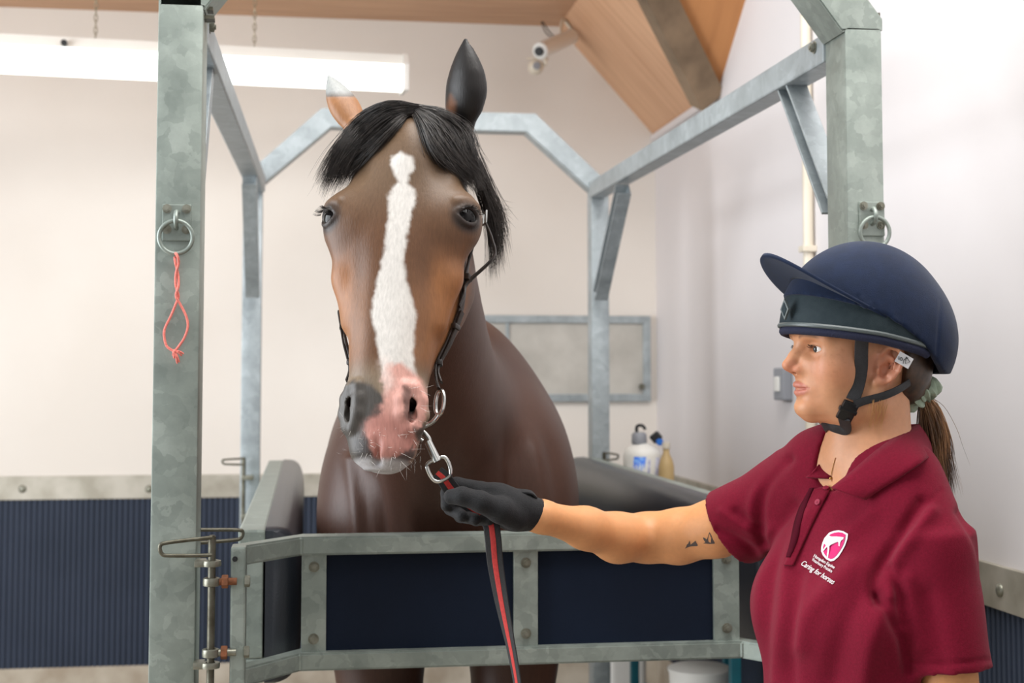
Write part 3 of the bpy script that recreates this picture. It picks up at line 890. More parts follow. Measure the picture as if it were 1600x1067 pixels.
def vert_normals(me):
    n = np.empty(len(me.vertices) * 3, dtype=np.float32); me.vertices.foreach_get('normal', n); return n.reshape(-1, 3)


def set_colour(me, C):
    """per-point colour of the thing itself (markings); C linear rgb"""
    at = me.color_attributes.new('marking', 'FLOAT_COLOR', 'POINT')
    at.data.foreach_set('color', np.concatenate([C, np.ones((len(C), 1))], 1).astype(np.float32).ravel())


def project(V):
    d = V - np.array(CAM); z = d @ np.array(_f)
    return np.stack([CX + F * (d @ np.array(_r)) / z, CY - F * (d @ np.array(_u)) / z], 1)


def poly_dist(p, poly):
    """signed distance (negative inside) of 2-D points to a polygon"""
    P_ = np.array(poly, float); N = len(P_); d = np.full(len(p), 1e9); s = np.ones(len(p))
    j = N - 1
    for i in range(N):
        e = P_[j] - P_[i]; w = p - P_[i]; b = w - e * np.clip((w @ e) / (e @ e), 0, 1)[:, None]
        d = np.minimum(d, (b ** 2).sum(1))
        c1 = p[:, 1] >= P_[i, 1]; c2 = p[:, 1] < P_[j, 1]; c3 = e[0] * w[:, 1] > e[1] * w[:, 0]
        fl = (c1 & c2 & c3) | (~c1 & ~c2 & ~c3); s[fl] *= -1; j = i
    return s * np.sqrt(d)


def vnoise(P_, scale, seed=0):
    """cheap smooth value noise in 3-D, -1..1"""
    r = np.random.default_rng(seed).random((32, 32, 32)) * 2 - 1
    q = P_ * scale; i = np.floor(q).astype(int); t = q - i; t = t * t * (3 - 2 * t); o = np.zeros(len(P_))
    for a in (0, 1):
        for b in (0, 1):
            for c in (0, 1):
                wt = (t[:, 0] if a else 1 - t[:, 0]) * (t[:, 1] if b else 1 - t[:, 1]) * (t[:, 2] if c else 1 - t[:, 2])
                o += wt * r[(i[:, 0] + a) % 32, (i[:, 1] + b) % 32, (i[:, 2] + c) % 32]
    return o


def smoothstep(a, b, x):
    t = np.clip((x - a) / (b - a), 0, 1); return t * t * (3 - 2 * t)


def mixc(C, c, m):
    return C * (1 - m[:, None]) + np.array(lin(c)[:3])[None, :] * m[:, None]


def marked(name, rough, bump=0.15, bscale=400, stretch=(1, 1, 1), vary=0.25, vscale=60, spec=0.5, sheen=0.0, sss=0.0, coat=0.0):
    """material reading the per-point marking colour, with procedural variation and bump"""
    m, nt, b = nodes(name); L = nt.links
    at = nt.nodes.new('ShaderNodeAttribute'); at.attribute_name = 'marking'
    tc = nt.nodes.new('ShaderNodeTexCoord'); mp = nt.nodes.new('ShaderNodeMapping'); mp.inputs['Scale'].default_value = stretch; L.new(tc.outputs['Object'], mp.inputs[0])
    n = nt.nodes.new('ShaderNodeTexNoise'); n.inputs['Scale'].default_value = vscale; n.inputs['Detail'].default_value = 5; L.new(mp.outputs[0], n.inputs['Vector'])
    mr = nt.nodes.new('ShaderNodeMapRange'); mr.inputs['From Min'].default_value = 0.25; mr.inputs['From Max'].default_value = 0.75
    mr.inputs['To Min'].default_value = 1 - vary; mr.inputs['To Max'].default_value = 1 + vary; L.new(n.outputs['Fac'], mr.inputs[0])
    mu = nt.nodes.new('ShaderNodeVectorMath'); mu.operation = 'SCALE'; L.new(at.outputs['Color'], mu.inputs[0]); L.new(mr.outputs[0], mu.inputs['Scale'])
    L.new(mu.outputs[0], b.inputs['Base Color'])
    b.inputs['Roughness'].default_value = rough; b.inputs['Specular IOR Level'].default_value = spec; b.inputs['Sheen Weight'].default_value = sheen
    b.inputs['Sheen Roughness'].default_value = 0.4; b.inputs['Coat Weight'].default_value = coat
    if sss:
        b.inputs['Subsurface Weight'].default_value = sss; b.inputs['Subsurface Radius'].default_value = (0.010, 0.004, 0.002); b.inputs['Subsurface Scale'].default_value = 1.0
    if bump:
        n2 = nt.nodes.new('ShaderNodeTexNoise'); n2.inputs['Scale'].default_value = bscale; n2.inputs['Detail'].default_value = 4; L.new(mp.outputs[0], n2.inputs['Vector'])
        bp = nt.nodes.new('ShaderNodeBump'); bp.inputs['Strength'].default_value = bump; bp.inputs['Distance'].default_value = 0.002
        L.new(n2.outputs['Fac'], bp.inputs['Height']); L.new(bp.outputs[0], b.inputs['Normal'])
    return m


def strands(name, roots, tips_fn, m, parent, r=0.0008, seg=4):
    """hair: one mesh of fine tapering tubes; tips_fn(i, root) -> path points"""
    V, Q = [], []; base = 0
    for i, root in enumerate(roots):
        pts = [np.array(p) for p in tips_fn(i, root)]; n = len(pts)
        prev = None
        for a in range(n):
            d = pts[min(a + 1, n - 1)] - pts[max(a - 1, 0)]; d = d / (np.linalg.norm(d) + 1e-9)
            x = np.cross(d, [0.3, 0.9, 0.2]) if prev is None else prev - d * (prev @ d)
            x = x / (np.linalg.norm(x) + 1e-9); prev = x; y = np.cross(d, x)
            rr = r * (1 - 0.85 * (a / (n - 1)) ** 2)
            for k in range(seg):
                t = 2 * math.pi * k / seg; V.append(pts[a] + (x * math.cos(t) + y * math.sin(t)) * rr)
        for a in range(n - 1):
            for k in range(seg):
                Q.append((base + a * seg + k, base + a * seg + (k + 1) % seg, base + (a + 1) * seg + (k + 1) % seg, base + (a + 1) * seg + k))
        base += n * seg
    me = np_mesh(name, np.array(V), np.array(Q)); return link(name, me, m, parent)


def bez(pts, n=12):
    """smooth numpy path through points"""
    return [np.array(p) for p in smooth_path(pts, max(2, n // (len(pts) - 1)))]
# ------------------------------------------------------------------ the horse
HX = 0.315                                              # body axis
fh = np.array(P(632, 300, 2.475)); ns = np.array(P(606, 620, 2.355))
hw = (ns - fh); hw /= np.linalg.norm(hw)                # down the face
view = -np.array(_f)
yaw = math.radians(9)
side0 = np.cross(hw, view); side0 /= np.linalg.norm(side0)
if side0 @ np.array(_r) < 0: side0 = -side0
nn0 = np.cross(side0, hw);  nn0 = nn0 if nn0 @ view > 0 else -nn0
side0 = side0 - 0.0
hn = nn0 * math.cos(yaw) - side0 * math.sin(yaw)       # out of the face, turned a little to the picture's left
hs = side0 * math.cos(yaw) + nn0 * math.sin(yaw)        # towards the horse's left (picture right)
HO = fh - hw * 0.133 - np.array(_r) * 0.015                                    # w = 0 at the poll
HR = np.stack([hs, hn, hw])


def wf(w): return w * 0.962 - 0.004
def H(s, w, n): return HO + hs * s + hw * wf(w) + hn * n


fx = axis_steps([(-0.12, 0.0, 0.010), (0.0, 0.35, 0.0030), (0.35, 0.84, 0.010)])
fy = axis_steps([(2.24, 2.70, 0.0030), (2.70, 2.80, 0.006), (2.80, 5.36, 0.016)])
fz = axis_steps([(-0.03, 1.30, 0.014), (1.30, 2.20, 0.0030)])
fd = Field(fx, fy, fz)
def BX(y): return HX + 0.10 * (y - 3.2)


# trunk, neck and limbs
fd.ell((BX(4.12), 4.12, 1.19), (0.32, 0.85, 0.37), k=0.12)
fd.ell((BX(3.46), 3.46, 1.24), (0.300, 0.36, 0.37), k=0.12)
fd.ell((BX(4.80), 4.80, 1.24), (0.300, 0.42, 0.37), k=0.12)
fd.ell((BX(3.72), 3.72, 1.53), (0.10, 0.42, 0.13), k=0.15)
for s in (-1, 1):
    fd.ell((BX(3.26) + s * 0.165, 3.26, 1.17), (0.13, 0.17, 0.27), k=0.08)                 # shoulder and breast muscle
    fd.ell((BX(3.16) + s * 0.095, 3.16, 1.06), (0.105, 0.10, 0.17), k=0.05)
    fd.chain([(BX(3.33) + s * 0.16, 3.33, 0.95), (BX(3.30) + s * 0.15, 3.30, 0.70), (BX(3.32) + s * 0.145, 3.32, 0.50)], [0.12, 0.085, 0.052], k=0.06)
    fd.chain([(BX(3.31) + s * 0.145, 3.31, 0.50), (BX(3.31) + s * 0.145, 3.31, 0.44)], [0.055, 0.050], k=0.03)
    fd.chain([(BX(3.32) + s * 0.145, 3.32, 0.44), (BX(3.33) + s * 0.145, 3.33, 0.16)], [0.036, 0.034], k=0.03)
    fd.chain([(BX(3.33) + s * 0.145, 3.33, 0.16), (BX(3.27) + s * 0.145, 3.27, 0.07)], [0.042, 0.046], k=0.02)
    fd.cone((BX(3.265) + s * 0.145, 3.265, 0.075), (BX(3.25) + s * 0.145, 3.25, 0.035), 0.05, 0.064, k=0.01)
    fd.chain([(BX(4.75) + s * 0.18, 4.75, 1.02), (BX(4.62) + s * 0.19, 4.62, 0.80), (BX(4.92) + s * 0.17, 4.92, 0.56)], [0.19, 0.13, 0.062], k=0.08)
    fd.chain([(BX(4.94) + s * 0.17, 4.94, 0.56), (BX(4.88) + s * 0.165, 4.88, 0.18)], [0.052, 0.038], k=0.03)
    fd.chain([(BX(4.88) + s * 0.165, 4.88, 0.17), (BX(4.82) + s * 0.165, 4.82, 0.07)], [0.045, 0.047], k=0.02)
    fd.cone((BX(4.815) + s * 0.165, 4.815, 0.075), (BX(4.80) + s * 0.165, 4.80, 0.035), 0.05, 0.063, k=0.01)
fd.chain([(BX(5.12), 5.12, 1.42), (BX(5.24), 5.24, 1.32), (BX(5.27), 5.27, 1.0), (BX(5.25), 5.25, 0.62)], [0.04, 0.05, 0.06, 0.02], k=0.03)
npol = H(0.0, 0.075, -0.14)
nk = [npol, np.array((0.215, 2.80, 1.70)), np.array((0.255, 2.98, 1.52)), np.array((0.295, 3.20, 1.36)), np.array((HX, 3.42, 1.27))]
nr = [(0.075, 0.115), (0.098, 0.145), (0.118, 0.19), (0.17, 0.25), (0.24, 0.33)]
for i in range(len(nk) - 1):
    for t in (0, 0.33, 0.67):
        c = nk[i] * (1 - t) + nk[i + 1] * t; a = nr[i][0] * (1 - t) + nr[i + 1][0] * t; b = nr[i][1] * (1 - t) + nr[i + 1][1] * t
        d = nk[i + 1] - nk[i]; d = d / np.linalg.norm(d); x = np.cross(d, (0, 0, 1)); x /= np.linalg.norm(x)
        fd.ell(c, (a, b, 0.15), np.stack([x, np.cross(x, d), d]), k=0.06)
fd.ell((HX - 0.02, 3.12, 1.22), (0.12, 0.10, 0.16), k=0.08)
# skull and nose, then jaw and cheeks
K1 = [  # w, cs, cn, half side, half normal, exponent
    (-0.022, 0, -0.085, 0.030, 0.020, 2.0), (0.0, 0, -0.085, 0.056, 0.046, 2.0), (0.04, 0, -0.085, 0.076, 0.066, 2.1), (0.085, 0, -0.080, 0.088, 0.076, 2.2), (0.13, 0, -0.078, 0.098, 0.079, 2.3),
    (0.175, 0, -0.074, 0.104, 0.075, 2.4), (0.225, 0, -0.070, 0.099, 0.070, 2.4), (0.28, 0, -0.065, 0.087, 0.063, 2.4), (0.34, 0, -0.060, 0.076, 0.056, 2.4), (0.40, 0, -0.055, 0.0665, 0.051, 2.4),
    (0.455, 0, -0.052, 0.060, 0.049, 2.4), (0.505, 0, -0.052, 0.0575, 0.050, 2.4), (0.55, 0, -0.054, 0.059, 0.050, 2.4), (0.59, 0, -0.058, 0.058, 0.045, 2.3), (0.62, 0, -0.062, 0.050, 0.036, 2.2), (0.638, 0, -0.064, 0.030, 0.020, 2.0)]
def wide(K): return [(wf(k[0]), k[1], k[2], k[3] * float(np.interp(k[0], [0, 0.05, 0.4, 0.47, 0.53, 0.58], [1.12, 1.14, 1.14, 1.16, 1.03, 1.0])), k[4], k[5]) for k in K]
fd.loft(HO, HR, wide(K1), k=0.03)
K2 = [(0.09, 0, -0.15, 0.055, 0.06, 2), (0.14, 0, -0.165, 0.080, 0.09, 2.2), (0.20, 0, -0.170, 0.096, 0.105, 2.4), (0.26, 0, -0.170, 0.102, 0.108, 2.4), (0.32, 0, -0.155, 0.095, 0.092, 2.4),
      (0.38, 0, -0.130, 0.079, 0.070, 2.3), (0.44, 0, -0.105, 0.056, 0.056, 2.2), (0.50, 0, -0.092, 0.046, 0.050, 2.1), (0.56, 0, -0.088, 0.043, 0.045, 2.1), (0.60, 0, -0.09, 0.036, 0.036, 2)]
fd.loft(HO, HR, wide(K2), k=0.035)
fd.ell(H(0, 0.607, -0.046), (0.047, 0.032, 0.030), HR, k=0.02)           # upper lip
fd.ell(H(0, 0.612, -0.092), (0.037, 0.030, 0.026), HR, k=0.012)           # lower lip and chin
fd.ell(H(0, 0.585, -0.112), (0.030, 0.028, 0.030), HR, k=0.02)
EY = {}
for s in (-1, 1):
    fd.chain([H(s * 0.106, 0.215, -0.052), H(s * 0.094, 0.29, -0.058), H(s * 0.080, 0.37, -0.062)], [0.014, 0.012, 0.008], k=0.035)   # facial crest
    fd.bump(H(s * 0.062, 0.30, -0.012), (0.022, 0.03, 0.06), -0.006, HR)
    fd.bump(H(s * 0.055, 0.42, -0.02), (0.02, 0.03, 0.05), -0.005, HR)
    fd.bump(H(s * 0.070, 0.088, -0.02), (0.018, 0.03, 0.026), -0.009, HR)                # hollow above the eye
    fd.ell(H(s * 0.108, 0.150, -0.052), (0.020, 0.030, 0.018), HR, k=0.03)                 # brow ridge
    fd.ell(H(s * 0.110, 0.178, -0.060), (0.018, 0.034, 0.030), HR, k=0.02)
    e = H(s * 0.1015, 0.180, -0.050); EY[s] = e
    ed = hs * s * 0.72 + hn * 0.69 - hw * 0.05; ed /= np.linalg.norm(ed)                    # where the eye looks
    ex = np.cross(hw, ed); ex /= np.linalg.norm(ex); ez = np.cross(ed, ex)
    if ez @ hw < 0: ez = -ez
    for t_ in np.linspace(0.06, -0.03, 120):                                                   # where the skin lies along that line
        q = e + ed * t_; ii = [int(np.argmin(np.abs(a_ - v_))) for a_, v_ in zip(fd.ax, q)]
        if fd.f[tuple(ii)] < 0: break
    e = q - ed * 0.0170; EY[s] = e
    ef = np.stack([ex, ez, ed])
    fd.ell(e - ed * 0.020, (0.047, 0.045, 0.0325), ef, k=0.035)
    fd.ell(e + ed * 0.022, (0.0205, 0.0160, 0.022), ef, k=0.005, op='s')
    for sg, hgt, rr in ((-1, 0.0165, 0.0042), (1, 0.0160, 0.0030)):                         # lids
        pts = []
        for t in np.linspace(-1, 1, 11):
            a = t * 0.0235; b = sg * hgt * (1 - abs(t) ** 2.2)
            pts.append(e + ex * a + ez * b + ed * (math.sqrt(max(0.0285 ** 2 - a * a - b * b, 1e-5)) - 0.003))
        fd.chain(pts, rr, k=0.005)
    fd.chain([e + ex * t * 1.15 + ez * (-0.0245 - 0.003 * (1 - (t / 0.02) ** 2)) + ed * 0.015 for t in (-0.02, -0.01, 0, 0.01, 0.02)], 0.0038, k=0.012)
    # nostril: flared wing, rim and a comma-shaped opening
    fd.ell(H(s * 0.050, 0.535, -0.046), (0.021, 0.030, 0.046), HR, k=0.022)
    rim = [H(s * 0.040, 0.500, -0.014), H(s * 0.054, 0.502, -0.022), H(s * 0.0655, 0.520, -0.034), H(s * 0.0680, 0.545, -0.042), H(s * 0.0600, 0.568, -0.040), H(s * 0.047, 0.576, -0.026)]
    fd.chain(rim, [0.006, 0.0075, 0.008, 0.0085, 0.008, 0.007], k=0.010)
    inn = [H(s * 0.040, 0.502, -0.012), H(s * 0.036, 0.525, -0.012), H(s * 0.037, 0.550, -0.014), H(s * 0.045, 0.572, -0.022)]
    fd.chain(inn, [0.006, 0.0075, 0.0075, 0.006], k=0.012)
    op = [H(s * 0.0465, 0.509, -0.020), H(s * 0.0525, 0.530, -0.020), H(s * 0.0520, 0.552, -0.022), H(s * 0.047, 0.562, -0.024)]
    fd.chain(op, [0.0030, 0.0050, 0.0075, 0.0065], k=0.006, op='s')
    deep = [H(s * 0.052, 0.530, -0.026), H(s * 0.046, 0.545, -0.052), H(s * 0.034, 0.53, -0.075)]
    fd.chain(deep, [0.0055, 0.009, 0.010], k=0.006, op='s')
    # corner and line of the mouth
    fd.chain([H(s * 0.056, 0.560, -0.082), H(s * 0.050, 0.598, -0.077), H(s * 0.030, 0.622, -0.070), H(0, 0.632, -0.066)], 0.0028, k=0.006, op='s')
    fd.bump(H(s * 0.085, 0.34, -0.20), (0.03, 0.05, 0.06), -0.004, HR)
    # ears
fd.chain([H(0, 0.600, -0.010), H(0, 0.630, -0.032)], 0.004, k=0.012, op='s')


def ear(base, tip, opening, wid, k0, curl=0.0):
    base, tip, o = np.array(base), np.array(tip), np.array(opening, float); ax_ = tip - base; L = np.linalg.norm(ax_); ax_ /= L
    o = o - ax_ * (o @ ax_); o /= np.linalg.norm(o); sd = np.cross(o, ax_)
    R = np.stack([sd, o, ax_])
    prof = [(-0.02, 0.5), (0.10, 0.66), (0.28, 0.93), (0.45, 1.0), (0.62, 0.88), (0.78, 0.62), (0.90, 0.34), (0.97, 0.15), (1.0, 0.06)]
    K = [(t * L, curl * math.sin(t * 3.0), 0.004 * math.sin(t * 3.1), max(wid * v, 0.003), max(wid * v * 0.72, 0.003), 2.0) for t, v in prof]
    fd.loft(base, R, K, k=k0)
    K = [(t * L, curl * math.sin(t * 3.0), wid * v * 0.62 + 0.002, max(wid * v * 0.74, 0.0015), max(wid * v * 0.88, 0.0015), 2.0) for t, v in prof if 0.2 < t < 0.99]
    fd.loft(base, R, K, k=0.004, op='s')


vr, vu, vb = np.array(_r), np.array(_u), -np.array(_f)
fd.cone(H(0.05, 0.05, -0.09), P(714, 205, 2.60), 0.035, 0.026, k=0.02)
fd.cone(H(-0.05, 0.05, -0.09), P(563, 208, 2.60), 0.035, 0.022, k=0.02)
ear(P(718, 205, 2.60), P(727, 60, 2.575), vr * 0.75 - vb * 0.65, 0.045, 0.02, 0.008)
ear(P(562, 207, 2.60), P(513, 117, 2.65), -vr * 0.55 - vb * 0.83, 0.030, 0.02)
V, Q = fd.mesh(smooth=3); V, Q = largest_piece(V, Q)
del fd
tmp = np_mesh('t', V, Q); N = vert_normals(tmp); bpy.data.meshes.remove(tmp); pix = project(V); front = ((N @ -np.array(_f)) > 0.05) & (V[:, 1] > 2.85)
for poly, w, dep in [([(784, 610), (794, 660), (802, 740), (806, 840)], 13, -0.012), ([(812, 630), (830, 680), (842, 760), (846, 840)], 14, 0.009), ([(842, 650), (860, 700), (872, 760), (880, 840)], 11, -0.009),
                     ([(744, 650), (745, 710), (752, 830)], 16, 0.010), ([(708, 650), (700, 720), (704, 830)], 14, -0.012), ([(548, 720), (556, 780), (560, 840)], 12, 0.010), ([(585, 740), (596, 780), (602, 840)], 11, -0.009), ([(640, 760), (648, 840)], 16, 0.008)]:
    pl = np.array([list(v)[:2] for v in smooth_path([(a, b, 0) for a, b in poly], 6)]); d = np.full(len(V), 1e9)
    for i in range(len(pl) - 1):
        e = pl[i + 1] - pl[i]; q = pix - pl[i]; t = np.clip((q @ e) / (e @ e), 0, 1); d = np.minimum(d, np.linalg.norm(q - t[:, None] * e, axis=1))
    V = V + N * (dep * np.exp(-(d / w) ** 2) * front * smoothstep(2.95, 3.08, V[:, 1]) * smoothstep(640, 720, pix[:, 1]))[:, None]
me = np_mesh('horse_body', V, Q)
NV = vert_normals(me); pix = project(V)
loc = (V - HO) @ HR.T; ls, ln, lw = loc[:, 0], loc[:, 1], (loc[:, 2] + 0.004) / 0.962
head = smoothstep(0.06, 0.0, np.maximum(np.maximum(-ln - 0.22, -0.04 - lw), np.maximum(np.abs(ls) - 0.14, V[:, 1] - 2.72)))
onface = (ln > -0.13) & (np.abs(ls) < 0.16) & (lw > -0.03) & (V[:, 1] < 2.75)
nz = vnoise(V, 90, 1) * 0.6 + vnoise(V, 240, 2) * 0.4
C = np.tile(np.array(lin((68, 42, 31))[:3]), (len(V), 1))
C = mixc(C, (55, 35, 27), smoothstep(-0.3, 0.6, vnoise(V, 5, 3)) * 0.6)
C = mixc(C, (30, 24, 22), smoothstep(0.62, 0.5, V[:, 2]))                                          # black legs
C = mixc(C, (44, 38, 34), smoothstep(0.07, 0.055, V[:, 2]))
C = mixc(C, (93, 63, 42), head * 0.95)
pn = pix + nz[:, None] * 5
C = mixc(C, (98, 79, 61), head * smoothstep(0.24, 0.10, lw) * 0.85)                              # greyer brow
C = mixc(C, (150, 98, 58), head * smoothstep(0.055, 0.085, np.abs(ls)) * smoothstep(0.22, 0.32, lw) * smoothstep(0.50, 0.43, lw) * 0.85)
C = mixc(C, (136, 92, 58), head * smoothstep(0.02, 0.05, np.abs(ls)) * smoothstep(0.25, 0.38, lw) * smoothstep(0.50, 0.44, lw) * 0.5)
C = mixc(C, (62, 40, 30), head * smoothstep(-0.10, -0.17, ln) * 0.8)
C = mixc(C, (120, 104, 86), head * smoothstep(0.44, 0.50, lw))                                       # mealy grey muzzle
C = mixc(C, (62, 58, 54), head * smoothstep(0.475, 0.53, lw) * smoothstep(0.5, 0.0, ls / 0.05 + 0.5) * 0.8)
ff = onface.astype(float)


def mark(poly, c, soft, amt=1.0, j=1.0):
    global C
    d = poly_dist(pix + nz[:, None] * 6 * j, poly); C = mixc(C, c, ff * smoothstep(soft, -soft, d) * amt)


mark([(536, 600), (552, 596), (580, 602), (604, 622), (604, 660), (580, 690), (566, 726), (552, 716), (532, 680), (528, 640)], (70, 66, 62), 5)
mark([(612, 246), (627, 238), (645, 246), (648, 262), (640, 274), (636, 286), (648, 296), (650, 310), (641, 340), (634, 380), (630, 408), (635, 440), (644, 468), (650, 490), (647, 520), (645, 550), (648, 575), (652, 600),
      (600, 604), (598, 580), (592, 548), (586, 515), (580, 492), (584, 460), (594, 420), (603, 380), (606, 340), (607, 310), (612, 292), (622, 284), (616, 272), (611, 258)], (202, 197, 191), 4, 1.0, 0.5)
mark([(602, 572), (626, 566), (648, 584), (660, 596), (670, 620), (670, 645), (658, 664), (650, 690), (640, 706), (622, 714), (600, 720), (580, 716), (574, 690), (570, 664), (590, 655), (600, 630), (598, 600)], (198, 148, 136), 6)
mark([(596, 640), (640, 660), (655, 690), (640, 722), (600, 728), (572, 712), (570, 664)], (170, 114, 104), 14, 0.75)
mark([(596, 566), (606, 560), (612, 600), (604, 612)], (222, 206, 198), 12, 0.7)
mark([(628, 600), (640, 606), (648, 640), (640, 662), (631, 650)], (60, 44, 40), 4, 0.75)
mark([(646, 672), (664, 660), (668, 685), (655, 692)], (66, 60, 56), 4, 0.9)
mark([(614, 712), (646, 698), (648, 712), (636, 728), (612, 736), (604, 724)], (72, 66, 64), 4, 0.9)
mark([(552, 690), (570, 676), (582, 712), (600, 728), (584, 736), (562, 728)], (54, 50, 48), 5, 0.95)
C = mixc(C, (176, 174, 176), ff * smoothstep(0.622, 0.632, lw) * 0.9)
for s in (-1, 1):
    de = np.linalg.norm((V - EY[s]), axis=1); C = mixc(C, (30, 25, 24), smoothstep(0.040, 0.029, de) * 0.92)
    dn = np.min([np.linalg.norm(V - H(s * a, b, c), axis=1) for a, b, c in ((0.050, 0.530, -0.034), (0.046, 0.545, -0.050), (0.038, 0.53, -0.07))], axis=0)
    C = mixc(C, (40, 30, 28), smoothstep(0.020, 0.013, dn))
# ears: near ear black with a brown root, other ear brown with a grey tip
earz = V[:, 2] - np.array(P(640, 205, 2.6))[2]
isr = smoothstep(0.0, 0.004, earz) * (pix[:, 0] > 690) * (V[:, 1] < 2.75) * (lw < 0.03)
C = mixc(C, (30, 27, 26), isr)
C = mixc(C, (120, 76, 46), isr * smoothstep(6, -6, poly_dist(pix, [(690, 205), (693, 180), (704, 148), (712, 160), (708, 195), (706, 212)])))
isl = smoothstep(0.0, 0.006, earz) * (pix[:, 0] < 585) * (lw < 0.03)
C = mixc(C, (146, 102, 68), isl * smoothstep(150, 152, pix[:, 1]) )
C = mixc(C, (150, 152, 150), isl * smoothstep(156, 140, pix[:, 1]))
set_colour(me, C)
M['coat'] = marked('bay_coat', 0.45, bump=0.25, bscale=420, stretch=(1, 1, 0.2), vary=0.13, vscale=260, spec=0.32, sheen=0.0)
horse = link('horse', me, M['coat'])
tag(horse, 'bay horse with a white blaze and pink nose standing in the steel stocks', 'horse')
horse.location = (0, 0, 0)

# eyes
M['eye'] = mat('horse_eye', (6, 4, 4), 0.05, c2=(9, 6, 6), scale=12, spec=0.2, coat=0.0)
for s in (-1, 1):
    ed = hs * s * 0.72 + hn * 0.69 - hw * 0.05; ed /= np.linalg.norm(ed)
    bm = NB(); sphere(bm, EY[s], 0.0262, 32, 20); obj('eye', bm, M['eye'], horse, True)

# hair: forelock, mane, lashes and whiskers
M['hair_black'] = mat('hair_black', (34, 30, 29), 0.42, c2=(62, 56, 52), scale=90, spec=0.5)
M['whisker'] = mat('whisker', (226, 222, 216), 0.5)
hb = BVHTree.FromPolygons([tuple(v) for v in V[onface | (V[:, 1] < 2.8)]] if False else V.tolist(), Q.tolist())


def on_head(px, py, lift=0.0):
    o, d = CAM, ray(px, py).normalized(); h = hb.ray_cast(o, d)
    if h[0] is None: return np.array(P(px, py, 2.55))
    return np.array(h[0]) + np.array(h[1]) * lift


part_line = [(656, 168), (648, 172), (640, 176), (634, 184)]
LK = [  # guide strokes in the photograph from root to tip; left lock then right lock
    [(652, 170), (615, 170), (575, 195), (545, 232), (520, 282)], [(650, 172), (618, 182), (580, 212), (552, 250), (530, 290)], [(646, 175), (622, 192), (588, 226), (562, 258), (544, 272)],
    [(655, 167), (606, 162), (562, 190), (532, 232), (508, 276)], [(642, 180), (625, 198), (598, 226), (575, 246), (560, 256)], [(656, 166), (600, 168), (556, 204), (524, 244), (503, 296)],
    [(650, 172), (664, 192), (676, 225), (700, 255), (732, 278)], [(652, 170), (676, 186), (700, 212), (720, 245), (740, 284)], [(656, 168), (688, 180), (718, 204), (732, 240), (746, 288)],
    [(648, 176), (660, 206), (672, 234), (692, 256), (722, 272)], [(658, 167), (694, 176), (728, 200), (738, 236), (748, 275)], [(652, 174), (668, 200), (688, 234), (712, 262), (740, 288)]]
LK3 = [[on_head(px, py, 0.003 + 0.004 * math.sin(math.pi * min(i / 3, 1))) for i, (px, py) in enumerate(l)] for l in LK]


def fore(i, root):
    j = i % len(LK3); same = [a for a in range(len(LK3)) if (a < 6) == (j < 6)]
    a, b = LK3[j], LK3[rng.choice(same)]; t = rng.random() ** 1.5 * 0.75; off = rng.normal(0, 0.0045, 3); cut = rng.uniform(0.7, 1.12)
    fr = rng.normal(0, 0.006 if i % 14 else 0.016, 3)
    pts = [np.array(a[q]) * (1 - t) + np.array(b[q]) * t + off * (0.35 + 0.35 * q) + fr * (q / 4) ** 2 for q in range(5)]
    pts[4] = pts[3] + (pts[4] - pts[3]) * cut
    pts = [p - np.array(_f) * 0.002 for p in pts]
    return bez(pts, 12)


strands('forelock', range(3600), fore, M['hair_black'], horse, 0.0005, 3)
MG = [[(746, 262), (762, 300), (776, 350), (778, 410)], [(750, 280), (770, 310), (784, 345), (790, 392)], [(748, 270), (758, 320), (766, 380), (768, 440)], [(746, 290), (760, 330), (772, 366), (782, 430)], [(748, 250), (768, 296), (780, 322), (796, 330)]]
MG3 = [[np.array(P(px, py, 2.66 + 0.02 * k)) for k, (px, py) in enumerate(l)] for l in MG]


def mane(i, root):
    a, b = MG3[i % 5], MG3[rng.integers(5)]; t = rng.random() * 0.8; off = rng.normal(0, 0.004, 3) * np.array((1, 4, 1)); cut = rng.uniform(0.6, 1.05); fr = rng.normal(0, 0.006, 3)
    pts = [a[q] * (1 - t) + b[q] * t + off + fr * (q / 3) ** 2 for q in range(4)]; pts[3] = pts[2] + (pts[3] - pts[2]) * cut
    return bez(pts, 12)


strands('mane', range(620), mane, M['hair_black'], horse, 0.00045, 3)


def lash(i, root):
    s = root; ed = hs * s * 0.72 + hn * 0.69; ed /= np.linalg.norm(ed); ex = np.cross(hw, ed); ex /= np.linalg.norm(ex)
    a = rng.uniform(-0.02, 0.02); p = EY[s] + ex * a + ed * 0.0255 - hw * (0.017 * (1 - (a / 0.027) ** 2))
    return bez([p, p + ed * 0.008 + hw * 0.003, p + ed * 0.014 + hw * 0.001 + ex * a * 0.2], 6)


for s in (-1, 1): strands('eyelashes', [s] * 40, lash, M['hair_black'], horse, 0.0005)


def whisk(i, root):
    px, py = rng.uniform(560, 660), rng.uniform(668, 738)
    if i % 4 == 0: px, py = rng.uniform(640, 668), rng.uniform(600, 720)
    if i % 9 == 0: px, py = rng.uniform(532, 548), rng.uniform(650, 710)
    o, d = CAM, ray(px, py).normalized(); h = hb.ray_cast(o, d)
    if h[0] is None: h = hb.ray_cast(CAM, ray(615, 690).normalized())
    p, n = np.array(h[0]), np.array(h[1]); n = n + rng.normal(0, 0.35, 3); n /= np.linalg.norm(n); L = rng.uniform(0.006, 0.022)
    return [p, p + n * L * 0.5 + np.array((0, 0, -0.001)), p + n * L + np.array((0, 0, -0.1)) * L]


strands('whiskers', range(90), whisk, M['whisker'], horse, 0.00022, 3)['kind'] = 'stuff'
